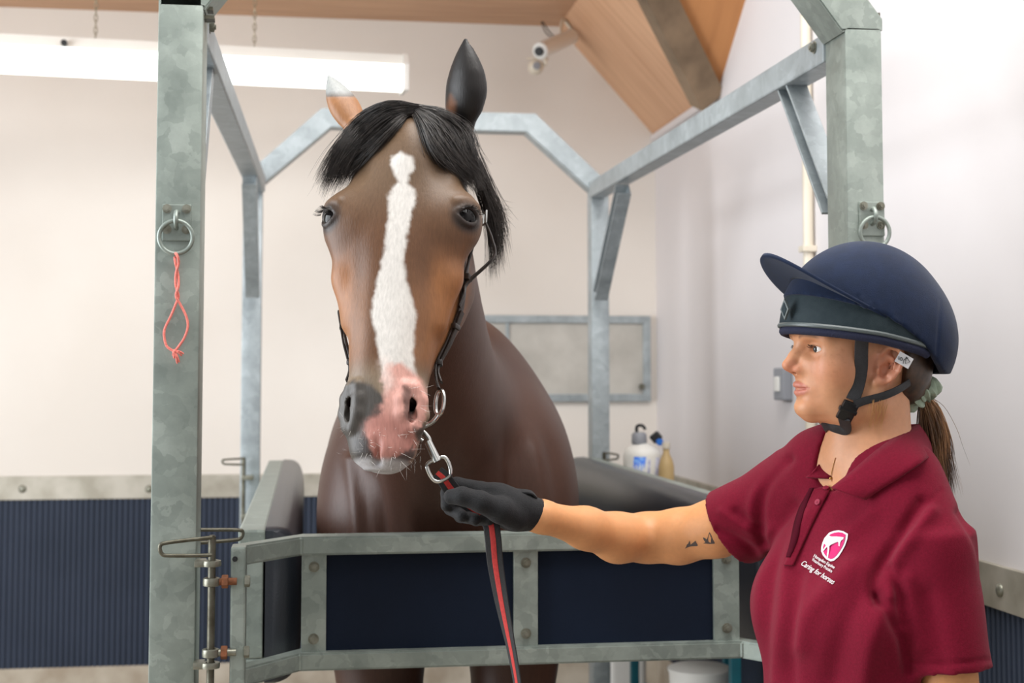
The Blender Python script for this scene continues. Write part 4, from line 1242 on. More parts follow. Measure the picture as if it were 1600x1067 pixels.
# ------------------------------------------------------------------ the woman
vr, vu, vb = np.array(_r), np.array(_u), -np.array((math.sin(YAW), math.cos(YAW), 0.0))
ZU = np.array((0, 0, 1.0))
ha = math.radians(12)
wF = -vr * math.cos(ha) + vb * math.sin(ha); wF -= ZU * (wF @ ZU); wF /= np.linalg.norm(wF)
wS = np.cross(ZU, wF)                                      # her left, towards the camera
WO = np.array(P(1345, 575, 2.33))                            # between the ears


def G(f, s, u): return WO + wF * f + wS * s + ZU * u


WR = np.stack([wS, wF, -ZU])
wsx = axis_steps([(0.10, 0.64, 0.007), (0.64, 0.94, 0.0020), (0.94, 1.20, 0.006)])
wsy = axis_steps([(1.98, 2.16, 0.006), (2.16, 2.39, 0.0020), (2.39, 2.66, 0.006)])
wsz = axis_steps([(0.02, 1.0, 0.012), (1.0, 1.41, 0.006), (1.41, 1.76, 0.0020)])
wd = Field(wsx, wsy, wsz)
# torso
shR, shL = np.array(P(1240, 768, 2.46)), np.array(P(1458, 852, 2.215))
tS = shL - shR; tS[2] = 0; tS /= np.linalg.norm(tS); tF = np.cross(tS, ZU); tR = np.stack([tS, tF, ZU])
mid = (shR + shL) / 2; mid[2] = 1.285


def TT(s, f, z): return np.array((mid[0], mid[1], 0)) + tS * s + tF * f + ZU * z


wd.ell(TT(0, 0, 1.17), (0.145, 0.100, 0.17), tR, k=0.04)
wd.ell(TT(0, -0.005, 0.98), (0.120, 0.088, 0.14), tR, k=0.06)
wd.ell(TT(0, -0.01, 0.86), (0.150, 0.105, 0.12), tR, k=0.06)
for s in (-1, 1):
    wd.ell(TT(s * 0.075, 0.075, 1.135), (0.058, 0.046, 0.056), tR, k=0.04)
wd.chain([shR, TT(-0.07, 0, 1.345), TT(0.0, -0.012, 1.36), TT(0.07, 0, 1.335), shL], [0.05, 0.055, 0.06, 0.055, 0.05], k=0.05)
# neck and head
wd.chain([TT(0, -0.02, 1.31), G(-0.016, 0, -0.135), G(-0.018, 0, -0.07), G(-0.02, 0, -0.02)], [0.066, 0.0555, 0.053, 0.055], k=0.03)
wd.cone(G(0.030, 0, -0.14), G(0.028, 0, -0.09), 0.018, 0.018, k=0.03)
wd.ell(G(-0.012, 0, 0.055), (0.076, 0.098, 0.095), WR, k=0.02)
KF = [(-0.105, 0, 0.030, 0.062, 0.070, 2.2), (-0.060, 0, 0.034, 0.068, 0.0735, 2.3), (-0.035, 0, 0.034, 0.0675, 0.067, 2.3), (-0.01, 0, 0.034, 0.0660, 0.066, 2.1), (0.0125, 0, 0.036, 0.0615, 0.0695, 1.85), (0.033, 0, 0.039, 0.0555, 0.0665, 1.75),
      (0.050, 0, 0.043, 0.0495, 0.0605, 1.8), (0.064, 0, 0.050, 0.037, 0.054, 1.9), (0.073, 0, 0.056, 0.026, 0.043, 2.0), (0.079, 0, 0.060, 0.013, 0.026, 2.0)]
wd.loft(WO, WR, KF, k=0.02)
for s in (-1, 1):
    wd.ell(G(0.064, s * 0.044, 0.000), (0.021, 0.027, 0.024), WR, k=0.03)                      # cheek
    wd.ell(G(0.062, s * 0.034, -0.030), (0.020, 0.022, 0.022), WR, k=0.025)
    wd.chain([G(0.0930, s * 0.012, 0.034), G(0.0955, s * 0.014, 0.015), G(0.0940, s * 0.018, 0.000)], [0.0075, 0.0090, 0.0090], k=0.020)
    wd.chain([G(-0.004, s * 0.054, -0.02), G(0.004, s * 0.051, -0.052), G(0.046, s * 0.034, -0.069), G(0.088, s * 0.009, -0.066)], [0.014, 0.014, 0.012, 0.012], k=0.03)
    wd.chain([G(0.100, s * 0.006, 0.050), G(0.099, s * 0.024, 0.053), G(0.082, s * 0.048, 0.048)], [0.008, 0.0075, 0.007], k=0.02)   # brow
    wd.ell(G(0.110, s * 0.0325, 0.0305), (0.016, 0.016, 0.0105), WR, k=0.016, op='s')
    wd.ell(G(0.0830, s * 0.0325, 0.0305), (0.0140, 0.0140, 0.0140), WR, k=0.006)                 # lids over the eyeball
    wd.ell(G(0.0960, s * 0.0335, 0.0302), (0.0150, 0.0122, 0.0049), WR, k=0.002, op='s')
    wd.chain([G(0.0925, s * 0.019, 0.0345), G(0.0955, s * 0.028, 0.0378), G(0.0925, s * 0.037, 0.0372), G(0.085, s * 0.045, 0.031)], 0.0018, k=0.003)
    wd.ell(G(0.1115, s * 0.0118, -0.0028), (0.0062, 0.0100, 0.0062), WR, k=0.012)                  # nostril wing
# nose
wd.chain([G(0.0985, 0, 0.048), G(0.1045, 0, 0.034), G(0.1175, 0, 0.018), G(0.1280, 0, 0.0050)], [0.0080, 0.0064, 0.0064, 0.0066], k=0.012)
wd.cone(G(0.1280, 0, 0.0045), G(0.112, 0, -0.007), 0.0064, 0.0055, k=0.010)
wd.ell(G(0.0922, 0, -0.030), (0.023, 0.0135, 0.018), WR, k=0.02)                                      # muzzle of the mouth
LU = [(0.0962, 0.0235, -0.0322), (0.1032, 0.0170, -0.0300), (0.1092, 0.0100, -0.0282), (0.1124, 0.0040, -0.0268), (0.1120, 0, -0.0276)]
LL = [(0.0962, 0.0228, -0.0338), (0.1032, 0.0165, -0.0372), (0.1084, 0.0090, -0.0390), (0.1104, 0, -0.0400)]
LM = [(0.0977, 0.0250, -0.0322), (0.1062, 0.0170, -0.0335), (0.1122, 0.0090, -0.0340), (0.1162, 0, -0.0340)]
def sym(K): return [G(f, -s, u) for f, s, u in K] + [G(f, s, u) for f, s, u in K[::-1][1:]]
wd.chain(sym(LU), [0.0014, 0.0022, 0.0028, 0.0031, 0.0030, 0.0031, 0.0028, 0.0022, 0.0014], k=0.006)
wd.chain(sym(LL), [0.0014, 0.0026, 0.0034, 0.0038, 0.0034, 0.0026, 0.0014], k=0.006)
wd.chain(sym(LM), [0.0010, 0.0017, 0.0024, 0.0026, 0.0024, 0.0017, 0.0010], k=0.002, op='s')
wd.ell(G(0.0960, 0, -0.0625), (0.017, 0.0145, 0.0130), WR, k=0.016)                                  # chin
wd.bump(G(0.112, 0, -0.051), (0.02, 0.012, 0.006), -0.0025, WR)
for s in (-1, 1):
    wd.cone(G(0.1185, s * 0.0060, -0.0085), G(0.1130, s * 0.0080, -0.0050), 0.0028, 0.0030, k=0.002, op='s')
    # ear
    er = np.stack([wF * 0.94 - wS * s * 0.34, ZU * 0.97 - wF * 0.22, np.cross(wF * 0.94 - wS * s * 0.34, ZU * 0.97 - wF * 0.22)])
    er = er / np.linalg.norm(er, axis=1)[:, None]
    ec = G(-0.006, s * 0.0735, 0.001)

    def E_(a, b, c): return ec + er[0] * a + er[1] * b + wS * s * c
    wd.ell(E_(0, 0.002, 0.001), (0.0165, 0.0295, 0.0060), er, k=0.006)
    wd.cone(E_(0.010, -0.024, 0.000), E_(0.004, -0.020, 0.001), 0.006, 0.006, k=0.008)
    hx = [E_(0.014, 0.006, 0.005), E_(0.015, 0.021, 0.008), E_(0.005, 0.0325, 0.011), E_(-0.011, 0.0285, 0.013), E_(-0.0195, 0.012, 0.013), E_(-0.0175, -0.006, 0.011), E_(-0.008, -0.022, 0.007)]
    wd.chain(hx, [0.003, 0.0036, 0.004, 0.0042, 0.004, 0.0036, 0.0034], k=0.003)
    wd.chain([E_(0.004, -0.006, 0.010), E_(-0.004, 0.004, 0.010), E_(-0.004, 0.018, 0.010)], [0.0115, 0.0095, 0.005], k=0.003, op='s')
    wd.chain([E_(-0.0045, -0.012, 0.008), E_(-0.0115, 0.002, 0.009), E_(-0.006, 0.014, 0.008), E_(0.004, 0.020, 0.006)], 0.0028, k=0.004)
    wd.ell(E_(0.0125, -0.004, 0.006), (0.003, 0.006, 0.004), er, k=0.003)
# arms
elR, wrR = np.array(P(1012, 840, 2.585)), np.array(P(846, 807, 2.435))
wd.chain([shR, np.array(P(1120, 825, 2.525)), np.array(P(1060, 838, 2.56)), elR], [0.052, 0.0485, 0.0465, 0.0425], k=0.02)
wd.chain([elR, np.array(P(965, 840, 2.545)), np.array(P(915, 825, 2.495)), wrR, np.array(P(800, 800, 2.415))], [0.0425, 0.0420, 0.0345, 0.0255, 0.024], k=0.02)
wd.cone(np.array(P(800, 800, 2.415)), np.array(P(760, 785, 2.415)), 0.024, 0.016, k=0.01)     # the hand inside the glove
elL = np.array(P(1490, 1150, 2.19)); wrL = elL + wF * 0.05 + ZU * -0.235
wd.chain([shL, np.array(P(1475, 960, 2.195)), elL], [0.050, 0.0450, 0.043], k=0.02)
wd.chain([elL, elL * 0.7 + wrL * 0.3, wrL], [0.042, 0.040, 0.026], k=0.02)
wd.cone(wrL, wrL + ZU * -0.075 + wF * 0.01, 0.027, 0.032, k=0.02)
for i, (a, L) in enumerate(((0.03, 0.072), (0.011, 0.082), (-0.008, 0.076), (-0.026, 0.06))):
    b = wrL + ZU * -0.085 + wF * (a + 0.01); wd.chain([b, b - ZU * L * 0.55 + wF * 0.004, b - ZU * L - wS * 0.012], [0.011, 0.010, 0.009], k=0.008)
wd.chain([wrL + ZU * -0.03 + wF * 0.025, wrL + ZU * -0.065 + wF * 0.055, wrL + ZU * -0.10 + wF * 0.06], [0.014, 0.012, 0.010], k=0.012)
# legs
for s in (-1, 1):
    hp, kn, an = TT(s * 0.085, -0.01, 0.86), TT(s * 0.10, 0.005, 0.47), TT(s * 0.11, -0.02, 0.09)
    wd.chain([hp, kn, an], [0.082, 0.055, 0.038], k=0.03); wd.cone(an - ZU * 0.045, an - ZU * 0.055 + tF * 0.15, 0.032, 0.026, k=0.02)
V, Q = wd.mesh(smooth=2); V, Q = largest_piece(V, Q); del wd
me = np_mesh('person_body', V, Q)
lf, lsd, lu = (V - WO) @ wF, (V - WO) @ wS, (V - WO) @ ZU
C = np.tile(np.array(lin((200, 144, 107))[:3]), (len(V), 1))
nzz = vnoise(V, 40, 5)
hd = smoothstep(-0.12, -0.09, lu)
C = mixc(C, (190, 128, 92), hd * smoothstep(0.02, 0.06, lf) * smoothstep(-0.2, 0.6, nzz + 0.2) * 0.45)
C = mixc(C, (206, 130, 104), np.exp(-(((lf - 0.07) / 0.03) ** 2 + ((np.abs(lsd) - 0.045) / 0.022) ** 2 + ((lu - 0.0) / 0.022) ** 2)) * 0.55)
C = mixc(C, (196, 120, 96), np.exp(-(((lf - 0.125) / 0.014) ** 2 + (lu / 0.014) ** 2)) * 0.6)
lips = np.exp(-(((lu + 0.0335 - 0.001 * 0) / 0.0095) ** 4)) * smoothstep(0.0255, 0.021, np.abs(lsd)) * smoothstep(0.085, 0.092, lf)
dl = np.min([np.linalg.norm(V - p, axis=1) for p in [q for K in (LU, LL) for q in bez(sym(K), 32)]], axis=0)
C = mixc(C, (190, 116, 104), smoothstep(0.0066, 0.0048, dl) * 0.8)
C = mixc(C, (205, 132, 110), smoothstep(0.04, 0.02, np.linalg.norm(V - G(-0.006, 0.078, 0), axis=1)) * 0.6)
for s in (-1, 1):
    C = mixc(C, (108, 74, 56), np.exp(-(((lu - 0.0525 + 0.25 * (np.abs(lsd) - 0.03) ** 2 / 0.02) / 0.0028) ** 2)) * smoothstep(0.010, 0.016, lsd * s) * smoothstep(0.052, 0.044, lsd * s) * (lf > 0.06) * 0.75)
    C = mixc(C, (70, 48, 40), smoothstep(0.0032, 0.0018, np.min([np.linalg.norm(V - p, axis=1) for p in [G(0.0935, s * 0.0205, 0.0335), G(0.0955, s * 0.024, 0.0352), G(0.0960, s * 0.028, 0.0362), G(0.0945, s * 0.033, 0.0362), G(0.0915, s * 0.038, 0.0350), G(0.0875, s * 0.0425, 0.0320)]], axis=0)) * 0.8)
fr = vnoise(V, 260, 8); C = mixc(C, (176, 118, 86), hd * smoothstep(0.45, 0.75, fr) * (lf > 0.03) * smoothstep(-0.03, 0.0, lu) * 0.35)
arm = smoothstep(-0.16, -0.20, lu); C = mixc(C, (216, 152, 98), arm * 0.75)
set_colour(me, C)
M['skin'] = marked('skin', 0.46, bump=0.08, bscale=700, vary=0.05, vscale=120, spec=0.4, sss=0.12)
woman = link('person', me, M['skin'])
tag(woman, 'woman in a dark red polo shirt and navy riding helmet holding the horse', 'person')
wb = BVHTree.FromPolygons(V.tolist(), Q.tolist())


def on(bvh, px, py, lift=0.0, d=2.4):
    h = bvh.ray_cast(CAM, ray(px, py).normalized())
    if h[0] is None: return Vector(P(px, py, d))
    return h[0] + h[1] * lift


# eyes and teeth
M['sclera'] = mat('sclera', (226, 218, 212), 0.15, spec=0.5)
M['iris'] = mat('iris', (52, 56, 58), 0.08, spec=0.6); M['pupil'] = mat('pupil', (8, 8, 8), 0.05)
for s in (-1, 1):
    c = G(0.0830, s * 0.0325, 0.0305); look = wF * 0.98 + wS * 0.10 - ZU * 0.05; look /= np.linalg.norm(look)
    bm = NB(); sphere(bm, c, 0.0127, 28, 18); e = obj('eye', bm, M['sclera'], woman, True)
    bm = NB(); sphere(bm, c + look * 0.0088, 0.0060, 22, 14, scale=(1, 1, 1)); obj('iris', bm, M['iris'], e, True)
    bm = NB(); sphere(bm, c + look * 0.0128, 0.0024, 16, 10); obj('pupil', bm, M['pupil'], e, True)
bm = NB(); tube(bm, smooth_path([G(0.088, -0.015, -0.0325), G(0.0995, -0.009, -0.0322), G(0.1040, 0, -0.0320), G(0.0995, 0.009, -0.0322), G(0.088, 0.015, -0.0325)], 6), 0.0032, 8)
obj('teeth', bm, mat('teeth', (232, 226, 214), 0.25), woman, True)


def wlash(i, root):
    s = root; a = rng.uniform(-0.0105, 0.011)
    p = G(0.0985 - 0.02 * max(a, -0.002) ** 1 * 0.5 - abs(a) * 0.25, s * (0.0325 + a), 0.0352 - (a / 0.011) ** 2 * 0.0035)
    return bez([p, p + wF * 0.004 + ZU * 0.0006 + wS * s * a * 0.2, p + wF * 0.007 + ZU * 0.0028 + wS * s * a * 0.35], 6)


M['hair_brown'] = mat('hair_brown', (66, 46, 32), 0.42, c2=(150, 108, 70), scale=38, contrast=(0.42, 0.66), stretch=(1, 1, 0.2))
M['hair_dark'] = mat('hair_dark', (46, 34, 26), 0.45, c2=(78, 56, 40), scale=60)
for s in (-1, 1): strands('eyelashes', [s] * 40, wlash, M['hair_dark'], woman, 0.0003, 3)

# ---- polo shirt
psx = axis_steps([(0.42, 0.60, 0.005), (0.60, 1.16, 0.0042)]); psy = axis_steps([(1.98, 2.62, 0.0042)]); psz = axis_steps([(0.78, 0.90, 0.008), (0.90, 1.46, 0.0042)])
pf = Field(psx, psy, psz)
pf.ell(TT(0, 0.0, 1.17), (0.160, 0.116, 0.18), tR, k=0.04)
pf.ell(TT(0, 0.022, 1.00), (0.150, 0.130, 0.20), tR, k=0.06)
pf.chain([TT(0, 0, 0.84), TT(0, 0, 1.0)], [0.12, 0.11], k=0.08); pf.ell(TT(0, 0.006, 0.84), (0.168, 0.128, 0.20), tR, k=0.05)
for s in (-1, 1): pf.ell(TT(s * 0.075, 0.084, 1.130), (0.066, 0.056, 0.070), tR, k=0.07)
pf.ell(TT(0, 0.10, 1.11), (0.07, 0.05, 0.06), tR, k=0.05)
pf.chain([shR, TT(-0.075, -0.002, 1.347), TT(0.0, -0.014, 1.362), TT(0.075, -0.002, 1.335), shL], [0.060, 0.063, 0.067, 0.063, 0.062], k=0.05)
hmR = np.array(P(1140, 828, 2.522)) + np.array((0, 0, 0.003)); hmL = np.array(P(1488, 1046, 2.185))
aR = (hmR - shR) / np.linalg.norm(hmR - shR); aL = (hmL - shL) / np.linalg.norm(hmL - shL)


def sleeve(a, b, ra, rb, wide_, ax_, k):
    """loft from a to b; wide_ = world vector of the broader side"""
    x = np.array(wide_, float); x = x - ax_ * (x @ ax_); x /= np.linalg.norm(x); y = np.cross(ax_, x); L = np.linalg.norm(b - a)
    pf.loft(a, np.stack([x, y, ax_]), [(-0.01, 0, 0, ra * 0.98, ra, 2), (L * 0.4, 0, 0, (ra * 0.5 + rb[0] * 0.5), (ra + rb[1]) / 2, 2), (L * 0.8, 0, 0, rb[0] * 0.98, rb[1], 2), (L, 0, 0, rb[0], rb[1], 2)], k=k, margin=0.02)


sleeve(shR, hmR, 0.062, (0.071, 0.066), ZU, aR, 0.045)
sleeve(shL, hmL, 0.063, (0.0605, 0.066), vr, aL, 0.03)
# folds: shallow hollows and ridges in the cloth
def fold(pts, d, w, dep):
    q = [np.array(P(px, py, d + dd)) for px, py, dd in pts]
    q = bez(q, 10)
    for p in q: pf.bump(p, w, dep)


def crease(pts, d, r, k=0.018):
    """groove pressed into the cloth along pixels traced on the photograph"""
    pass


# cut hems and neck
def cut(p, n):
    p, n = np.array(p), np.array(n, float)
    return lambda X, Y, Z_: ((X - p[0]) * n[0] + (Y - p[1]) * n[1] + (Z_ - p[2]) * n[2])


def cut_local(p, n, rad):
    e = np.array([rad] * 3); c = np.array(p, float) + np.array(n) * rad * 0.8
    pf.apply(lambda X, Y, Z_: -np.maximum(-cut(p, n)(X, Y, Z_), np.sqrt((X - c[0]) ** 2 + (Y - c[1]) ** 2 + (Z_ - c[2]) ** 2) - rad), c - e, c + e, 0, 'i')


cut_local(hmR, aR * 0.93 + ZU * -0.0, 0.11)
pf.chain([hmR - aR * 0.03 - ZU * 0.009, np.array(P(1060, 838, 2.56)) - ZU * 0.009], [0.050, 0.051], k=0.004, op='s')
pf.chain([hmL - aL * 0.03, hmL + aL * 0.02], [0.053, 0.053], k=0.004, op='s')
pf.chain([G(-0.016, 0, -0.03), G(-0.016, 0, -0.135), TT(0, 0.0, 1.365)], [0.056, 0.0600, 0.060], k=0.006, op='s')
pf.chain([G(0.02, 0, -0.135), TT(0.0, 0.07, 1.352)], [0.05, 0.030], k=0.01, op='s')
pf.apply(lambda X, Y, Z_: (0.815 - Z_) + 0 * X + 0 * Y, (0.3, 1.9, 0.7), (1.3, 2.7, 0.95), 0, 'i')
V, Q = pf.mesh(smooth=2); V, Q = largest_piece(V, Q)
# cloth folds as real relief: displaced along the normal, traced from the photograph
tmp = np_mesh('t', V, Q); N = vert_normals(tmp); bpy.data.meshes.remove(tmp); pix = project(V)
FOLDS = [  # polyline px, half width px, depth m (negative = groove)
    ([(1232, 718), (1195, 760), (1187, 800), (1192, 850)], 9, -0.006), ([(1218, 730), (1180, 775), (1172, 820)], 9, 0.004),
    ([(1150, 800), (1180, 825), (1195, 850)], 8, -0.005), ([(1128, 800), (1160, 822), (1190, 838)], 7, 0.003), ([(1120, 828), (1150, 842), (1180, 862)], 7, -0.004),
    ([(1206, 830), (1186, 880), (1180, 950), (1174, 1067)], 12, 0.005), ([(1240, 790), (1215, 850), (1198, 950), (1190, 1067)], 10, -0.005), ([(1262, 800), (1232, 880), (1222, 960), (1212, 1067)], 10, 0.004),
    ([(1440, 785), (1410, 830), (1384, 870), (1366, 905), (1372, 940)], 10, -0.007), ([(1455, 800), (1425, 842), (1400, 880), (1392, 930)], 11, 0.005), ([(1372, 930), (1390, 965), (1410, 1000), (1420, 1050)], 9, -0.006),
    ([(1392, 890), (1402, 930), (1412, 975)], 8, -0.004), ([(1420, 905), (1430, 960), (1440, 1010)], 12, 0.004), ([(1500, 800), (1530, 850), (1542, 900)], 8, -0.005),
    ([(1290, 770), (1255, 830), (1240, 880)], 6, 0.002), ([(1360, 800), (1320, 840), (1290, 870)], 14, 0.003), ([(1330, 885), (1300, 915), (1262, 960), (1250, 1010)], 16, 0.005), ([(1345, 930), (1320, 980), (1300, 1067)], 22, -0.006),
    ([(1250, 900), (1240, 960), (1236, 1067)], 10, -0.004), ([(1380, 960), (1360, 1010), (1350, 1067)], 16, 0.005), ([(1450, 930), (1462, 990), (1470, 1040)], 14, -0.003), ([(1425, 1035), (1480, 1037), (1546, 1030)], 3, -0.0016), ([(1470, 765), (1440, 800), (1424, 830)], 3, -0.0012)]
vis = smoothstep(-0.05, 0.4, N @ -np.array(_f))
for poly, w, dep in FOLDS:
    pl = np.array([list(v)[:2] for v in smooth_path([(a, b, 0) for a, b in poly], 6)]); d = np.full(len(V), 1e9)
    for i in range(len(pl) - 1):
        e = pl[i + 1] - pl[i]; q = pix - pl[i]; t = np.clip((q @ e) / (e @ e), 0, 1); d = np.minimum(d, np.linalg.norm(q - t[:, None] * e, axis=1) + np.where(t == 1, 0, 0))
    V = V + N * (1.5 * dep * np.exp(-(d / w) ** 2) * vis)[:, None]
V = V + N * (vnoise(V, 14, 11) * 0.0022)[:, None]
me = np_mesh('polo_shirt', V, Q)
M['polo'] = mat('polo', (118, 13, 40), 0.9, c2=(107, 10, 35), scale=300, bump=0.35, bscale=900, spec=0.15, sheen=0.06)
polo = link('polo_shirt', me, M['polo'], woman)
pb_ = BVHTree.FromPolygons(V.tolist(), Q.tolist())


def pol(px, py, lift=0.0): return on(pb_, px, py, lift, 2.3)


def sheet(name, rowA, rowB, n, bulge, th, m, parent, fn=None):
    """a cloth sheet between two edge curves"""
    A_, B_ = smooth_path(rowA, n), smooth_path(rowB, n); k = min(len(A_), len(B_)); bm = NB(); S = 7; g = []
    for i in range(k):
        row = []
        for j in range(S):
            t = j / (S - 1); p = A_[i].lerp(B_[i], t)
            if bulge: p = p + (fn(p) if fn else Vector((0, 0, 1))) * bulge * math.sin(math.pi * t)
            row.append(bm.verts.new(p))
        g.append(row)
    for i in range(k - 1):
        for j in range(S - 1): bm.faces.new((g[i][j], g[i + 1][j], g[i + 1][j + 1], g[i][j + 1]))
    o = obj(name, bm, m, parent, True)
    md = o.modifiers.new('thickness', 'SOLIDIFY'); md.thickness = th; md.offset = 0
    return o


nc = Vector(G(-0.016, 0, -0.13))
def outw(p): v = Vector((p.x - nc.x, p.y - nc.y, 0)); return v.normalized()
cF = [P(1299, 762, 2.25), P(1328, 739, 2.243), P(1368, 705, 2.245), P(1408, 676, 2.28), P(1434, 664, 2.35), P(1424, 664, 2.41), P(1380, 668, 2.432), P(1325, 676, 2.415), P(1303, 688, 2.375), P(1300, 722, 2.335), P(1299, 747, 2.30)]
cO = [Vector(pol(1357, 781, 0.006)), Vector(pol(1372, 770, 0.006)), Vector(pol(1412, 744, 0.007)), Vector(pol(1442, 722, 0.008)), P(1456, 708, 2.36), P(1440, 700, 2.44), P(1380, 700, 2.475), P(1315, 700, 2.46), Vector(pol(1288, 712, 0.010)), Vector(pol(1274, 730, 0.009)), Vector(pol(1264, 746, 0.007))]
sheet('collar', cF, cO, 6, 0.006, 0.0035, M['polo'], polo, outw)
cI = [p - outw(p) * 0.004 - Vector((0, 0, 0.03 * math.sin(math.pi * (0.02 + 0.96 * i / (len(cF) - 1))) ** 0.6)) for i, p in enumerate(cF)]
sheet('collar_stand', [p - outw(p) * 0.002 for p in cF], cI, 6, 0, 0.002, M['polo'], polo)
# placket, a dark strip painted as the shadow in its opening, buttons
def decal(name, polys, lift, th, m, parent, step=3.0):
    """flat shapes (pixel outlines on the photograph) laid on the shirt as thin raised cloth"""
    bm = NB()
    for pl in polys:
        pts = [];
        for a, b in zip(pl, pl[1:] + pl[:1]):
            L = math.hypot(b[0] - a[0], b[1] - a[1]); k = max(1, int(L / step))
            pts += [(a[0] + (b[0] - a[0]) * i / k, a[1] + (b[1] - a[1]) * i / k) for i in range(k)]
        vs = [bm.verts.new(pol(px, py, lift)) for px, py in pts]
        try: bm.faces.new(vs)
        except ValueError: pass
    bmesh.ops.triangulate(bm, faces=bm.faces, ngon_method='EAR_CLIP')
    bmesh.ops.recalc_face_normals(bm, faces=bm.faces)
    me = bpy.data.meshes.new(name); bm.to_mesh(me); bm.free(); o = link(name, me, m, parent)
    md = o.modifiers.new('thickness', 'SOLIDIFY'); md.thickness = th; md.offset = 0
    return o


def strip_on(name, L_, R_, lift, th, m, parent, n=10, S=6):
    A_ = smooth_path([(a, b, 0) for a, b in L_], n); B_ = smooth_path([(a, b, 0) for a, b in R_], n); bm = NB(); g = []
    for a, b in zip(A_, B_):
        g.append([bm.verts.new(pol(a.x + (b.x - a.x) * j / (S - 1), a.y + (b.y - a.y) * j / (S - 1), lift)) for j in range(S)])
    for r0, r1 in zip(g, g[1:]):
        for j in range(S - 1): bm.faces.new((r0[j], r0[j + 1], r1[j + 1], r1[j]))
    o = obj(name, bm, m, parent, True); md = o.modifiers.new('thickness', 'SOLIDIFY'); md.thickness = th; md.offset = 0
    return o


M['polo_gap_shade'] = mat('polo_gap_shade', (70, 10, 26), 0.9, spec=0.1)  # shirt red darkened to paint the shade inside the placket gap
strip_on('placket', [(1272, 764), (1252, 806), (1240, 850), (1226, 884)], [(1300, 762), (1277, 806), (1256, 850), (1240, 884)], 0.0022, 0.003, M['polo'], polo)
strip_on('placket_gap_shadow', [(1268, 762), (1249, 804), (1238, 848), (1231, 872)], [(1274, 762), (1258, 804), (1246, 848), (1236, 872)], 0.0044, 0.0012, M['polo_gap_shade'], polo, S=3)
M['button'] = mat('button', (150, 40, 66), 0.3)
for px, py in ((1280, 786), (1291, 766)):
    c, n = pol(px, py, 0.004), (Vector(pol(px, py, 0.01)) - Vector(pol(px, py, 0))).normalized()
    bm = NB(); cyl(bm, c, c + n * 0.0025, 0.0052, seg=20, bev=0.0008); sphere(bm, c + n * 0.0026, 0.002, 10, 6, scale=(1, 1, 0.4)); obj('button', bm, M['button'], polo, True)

# embroidered badge: shield with a horse, two lines of capitals and a script line
M['thread'] = mat('thread', (240, 236, 236), 0.7, bump=0.4, bscale=900)
M['thread_pink'] = mat('thread_pink', (206, 24, 106), 0.7, bump=0.4, bscale=900)
def lc(cx, cy): return (1200 + cx / 7.62, 800 + cy / 7.62)
shield_o = [lc(*q) for q in ((735, 248), (790, 228), (850, 222), (900, 232), (955, 262), (948, 320), (920, 400), (885, 470), (840, 540), (790, 582), (750, 590), (700, 565), (660, 520), (640, 470), (642, 420), (655, 370), (680, 310))]
shield_i = [lc(*q) for q in ((752, 270), (800, 252), (850, 246), (890, 252), (928, 274), (922, 320), (897, 395), (862, 462), (822, 520), (785, 556), (752, 564), (712, 542), (680, 505), (664, 465), (666, 420), (680, 375), (702, 320))]
decal('badge_border', [shield_o], 0.0012, 0.0006, M['thread'], polo)
lg = decal('badge_field', [shield_i], 0.0018, 0.0006, M['thread_pink'], polo)
hz = [(700, 305), (740, 288), (765, 300), (830, 300), (880, 304), (908, 306), (900, 330), (880, 340), (866, 370), (858, 412), (846, 408), (848, 372), (836, 350), (800, 372), (762, 392), (742, 412), (738, 450), (730, 500), (722, 552), (710, 550), (714, 500), (722, 450), (716, 418), (698, 440), (674, 470), (664, 466), (684, 436), (704, 405), (680, 378), (676, 340)]
decal('badge_horse', [[lc(*q) for q in hz]], 0.0024, 0.0006, M['thread'], polo)


def lettering(name, text, p0, p1, height, shear, m):
    cu = bpy.data.curves.new(name, 'FONT'); cu.body = text; cu.size = 1.0; cu.resolution_u = 3; cu.shear = shear
    to = bpy.data.objects.new('t', cu); COL.objects.link(to)
    dg = bpy.context.evaluated_depsgraph_get(); me = bpy.data.meshes.new_from_object(to.evaluated_get(dg)); bpy.data.objects.remove(to)
    co = np.array([v.co[:] for v in me.vertices]); w = co[:, 0].max() - co[:, 0].min()
    d = np.array(p1, float) - np.array(p0); L = np.linalg.norm(d); d /= L; up = np.array((d[1], -d[0])); x0 = co[:, 0].min()
    for v, c in zip(me.vertices, co):
        q = np.array(p0) + d * (c[0] - x0) * L / w + up * c[1] * height
        v.co = pol(q[0], q[1], 0.0014)
    me.update(); o = link(name, me, m, polo); md = o.modifiers.new('thickness', 'SOLIDIFY'); md.thickness = 0.0006; md.offset = 0
    return o


lettering('badge_lettering', 'Hampden Equine', lc(548, 535), lc(792, 682), 7.2, 0.0, M['thread'])
lettering('badge_lettering', 'Veterinary Practice', lc(526, 578), lc(762, 728), 7.2, 0.0, M['thread'])
lettering('badge_lettering', 'Caring for horses', lc(398, 632), lc(778, 868), 12.5, 0.35, M['thread'])

# necklace
M['gold'] = mat('gold', (206, 168, 96), 0.25, 1.0)
bm = NB(); tube(bm, [on(wb, px, py, 0.0012) for px, py in ((1306, 715), (1302, 730), (1299, 744), (1300, 752))], 0.0005, 6); sphere(bm, on(wb, 1299, 747, 0.002), 0.0022, 12, 8)
obj('necklace', bm, M['gold'], woman, True)
# two small swallow tattoos on the upper arm: ink shapes in the skin
M['ink'] = mat('ink', (78, 66, 62), 0.6)
def tc_(cx, cy): return (1040 + cx / 9.7, 790 + cy / 9.7)
def tattoo(polys):
    bm = NB()
    for pl in polys:
        vs = [bm.verts.new(on(wb, *tc_(*q), 0.0005)) for q in pl]; bm.faces.new(vs)
    bmesh.ops.triangulate(bm, faces=bm.faces)
    return obj('tattoo', bm, M['ink'], woman)


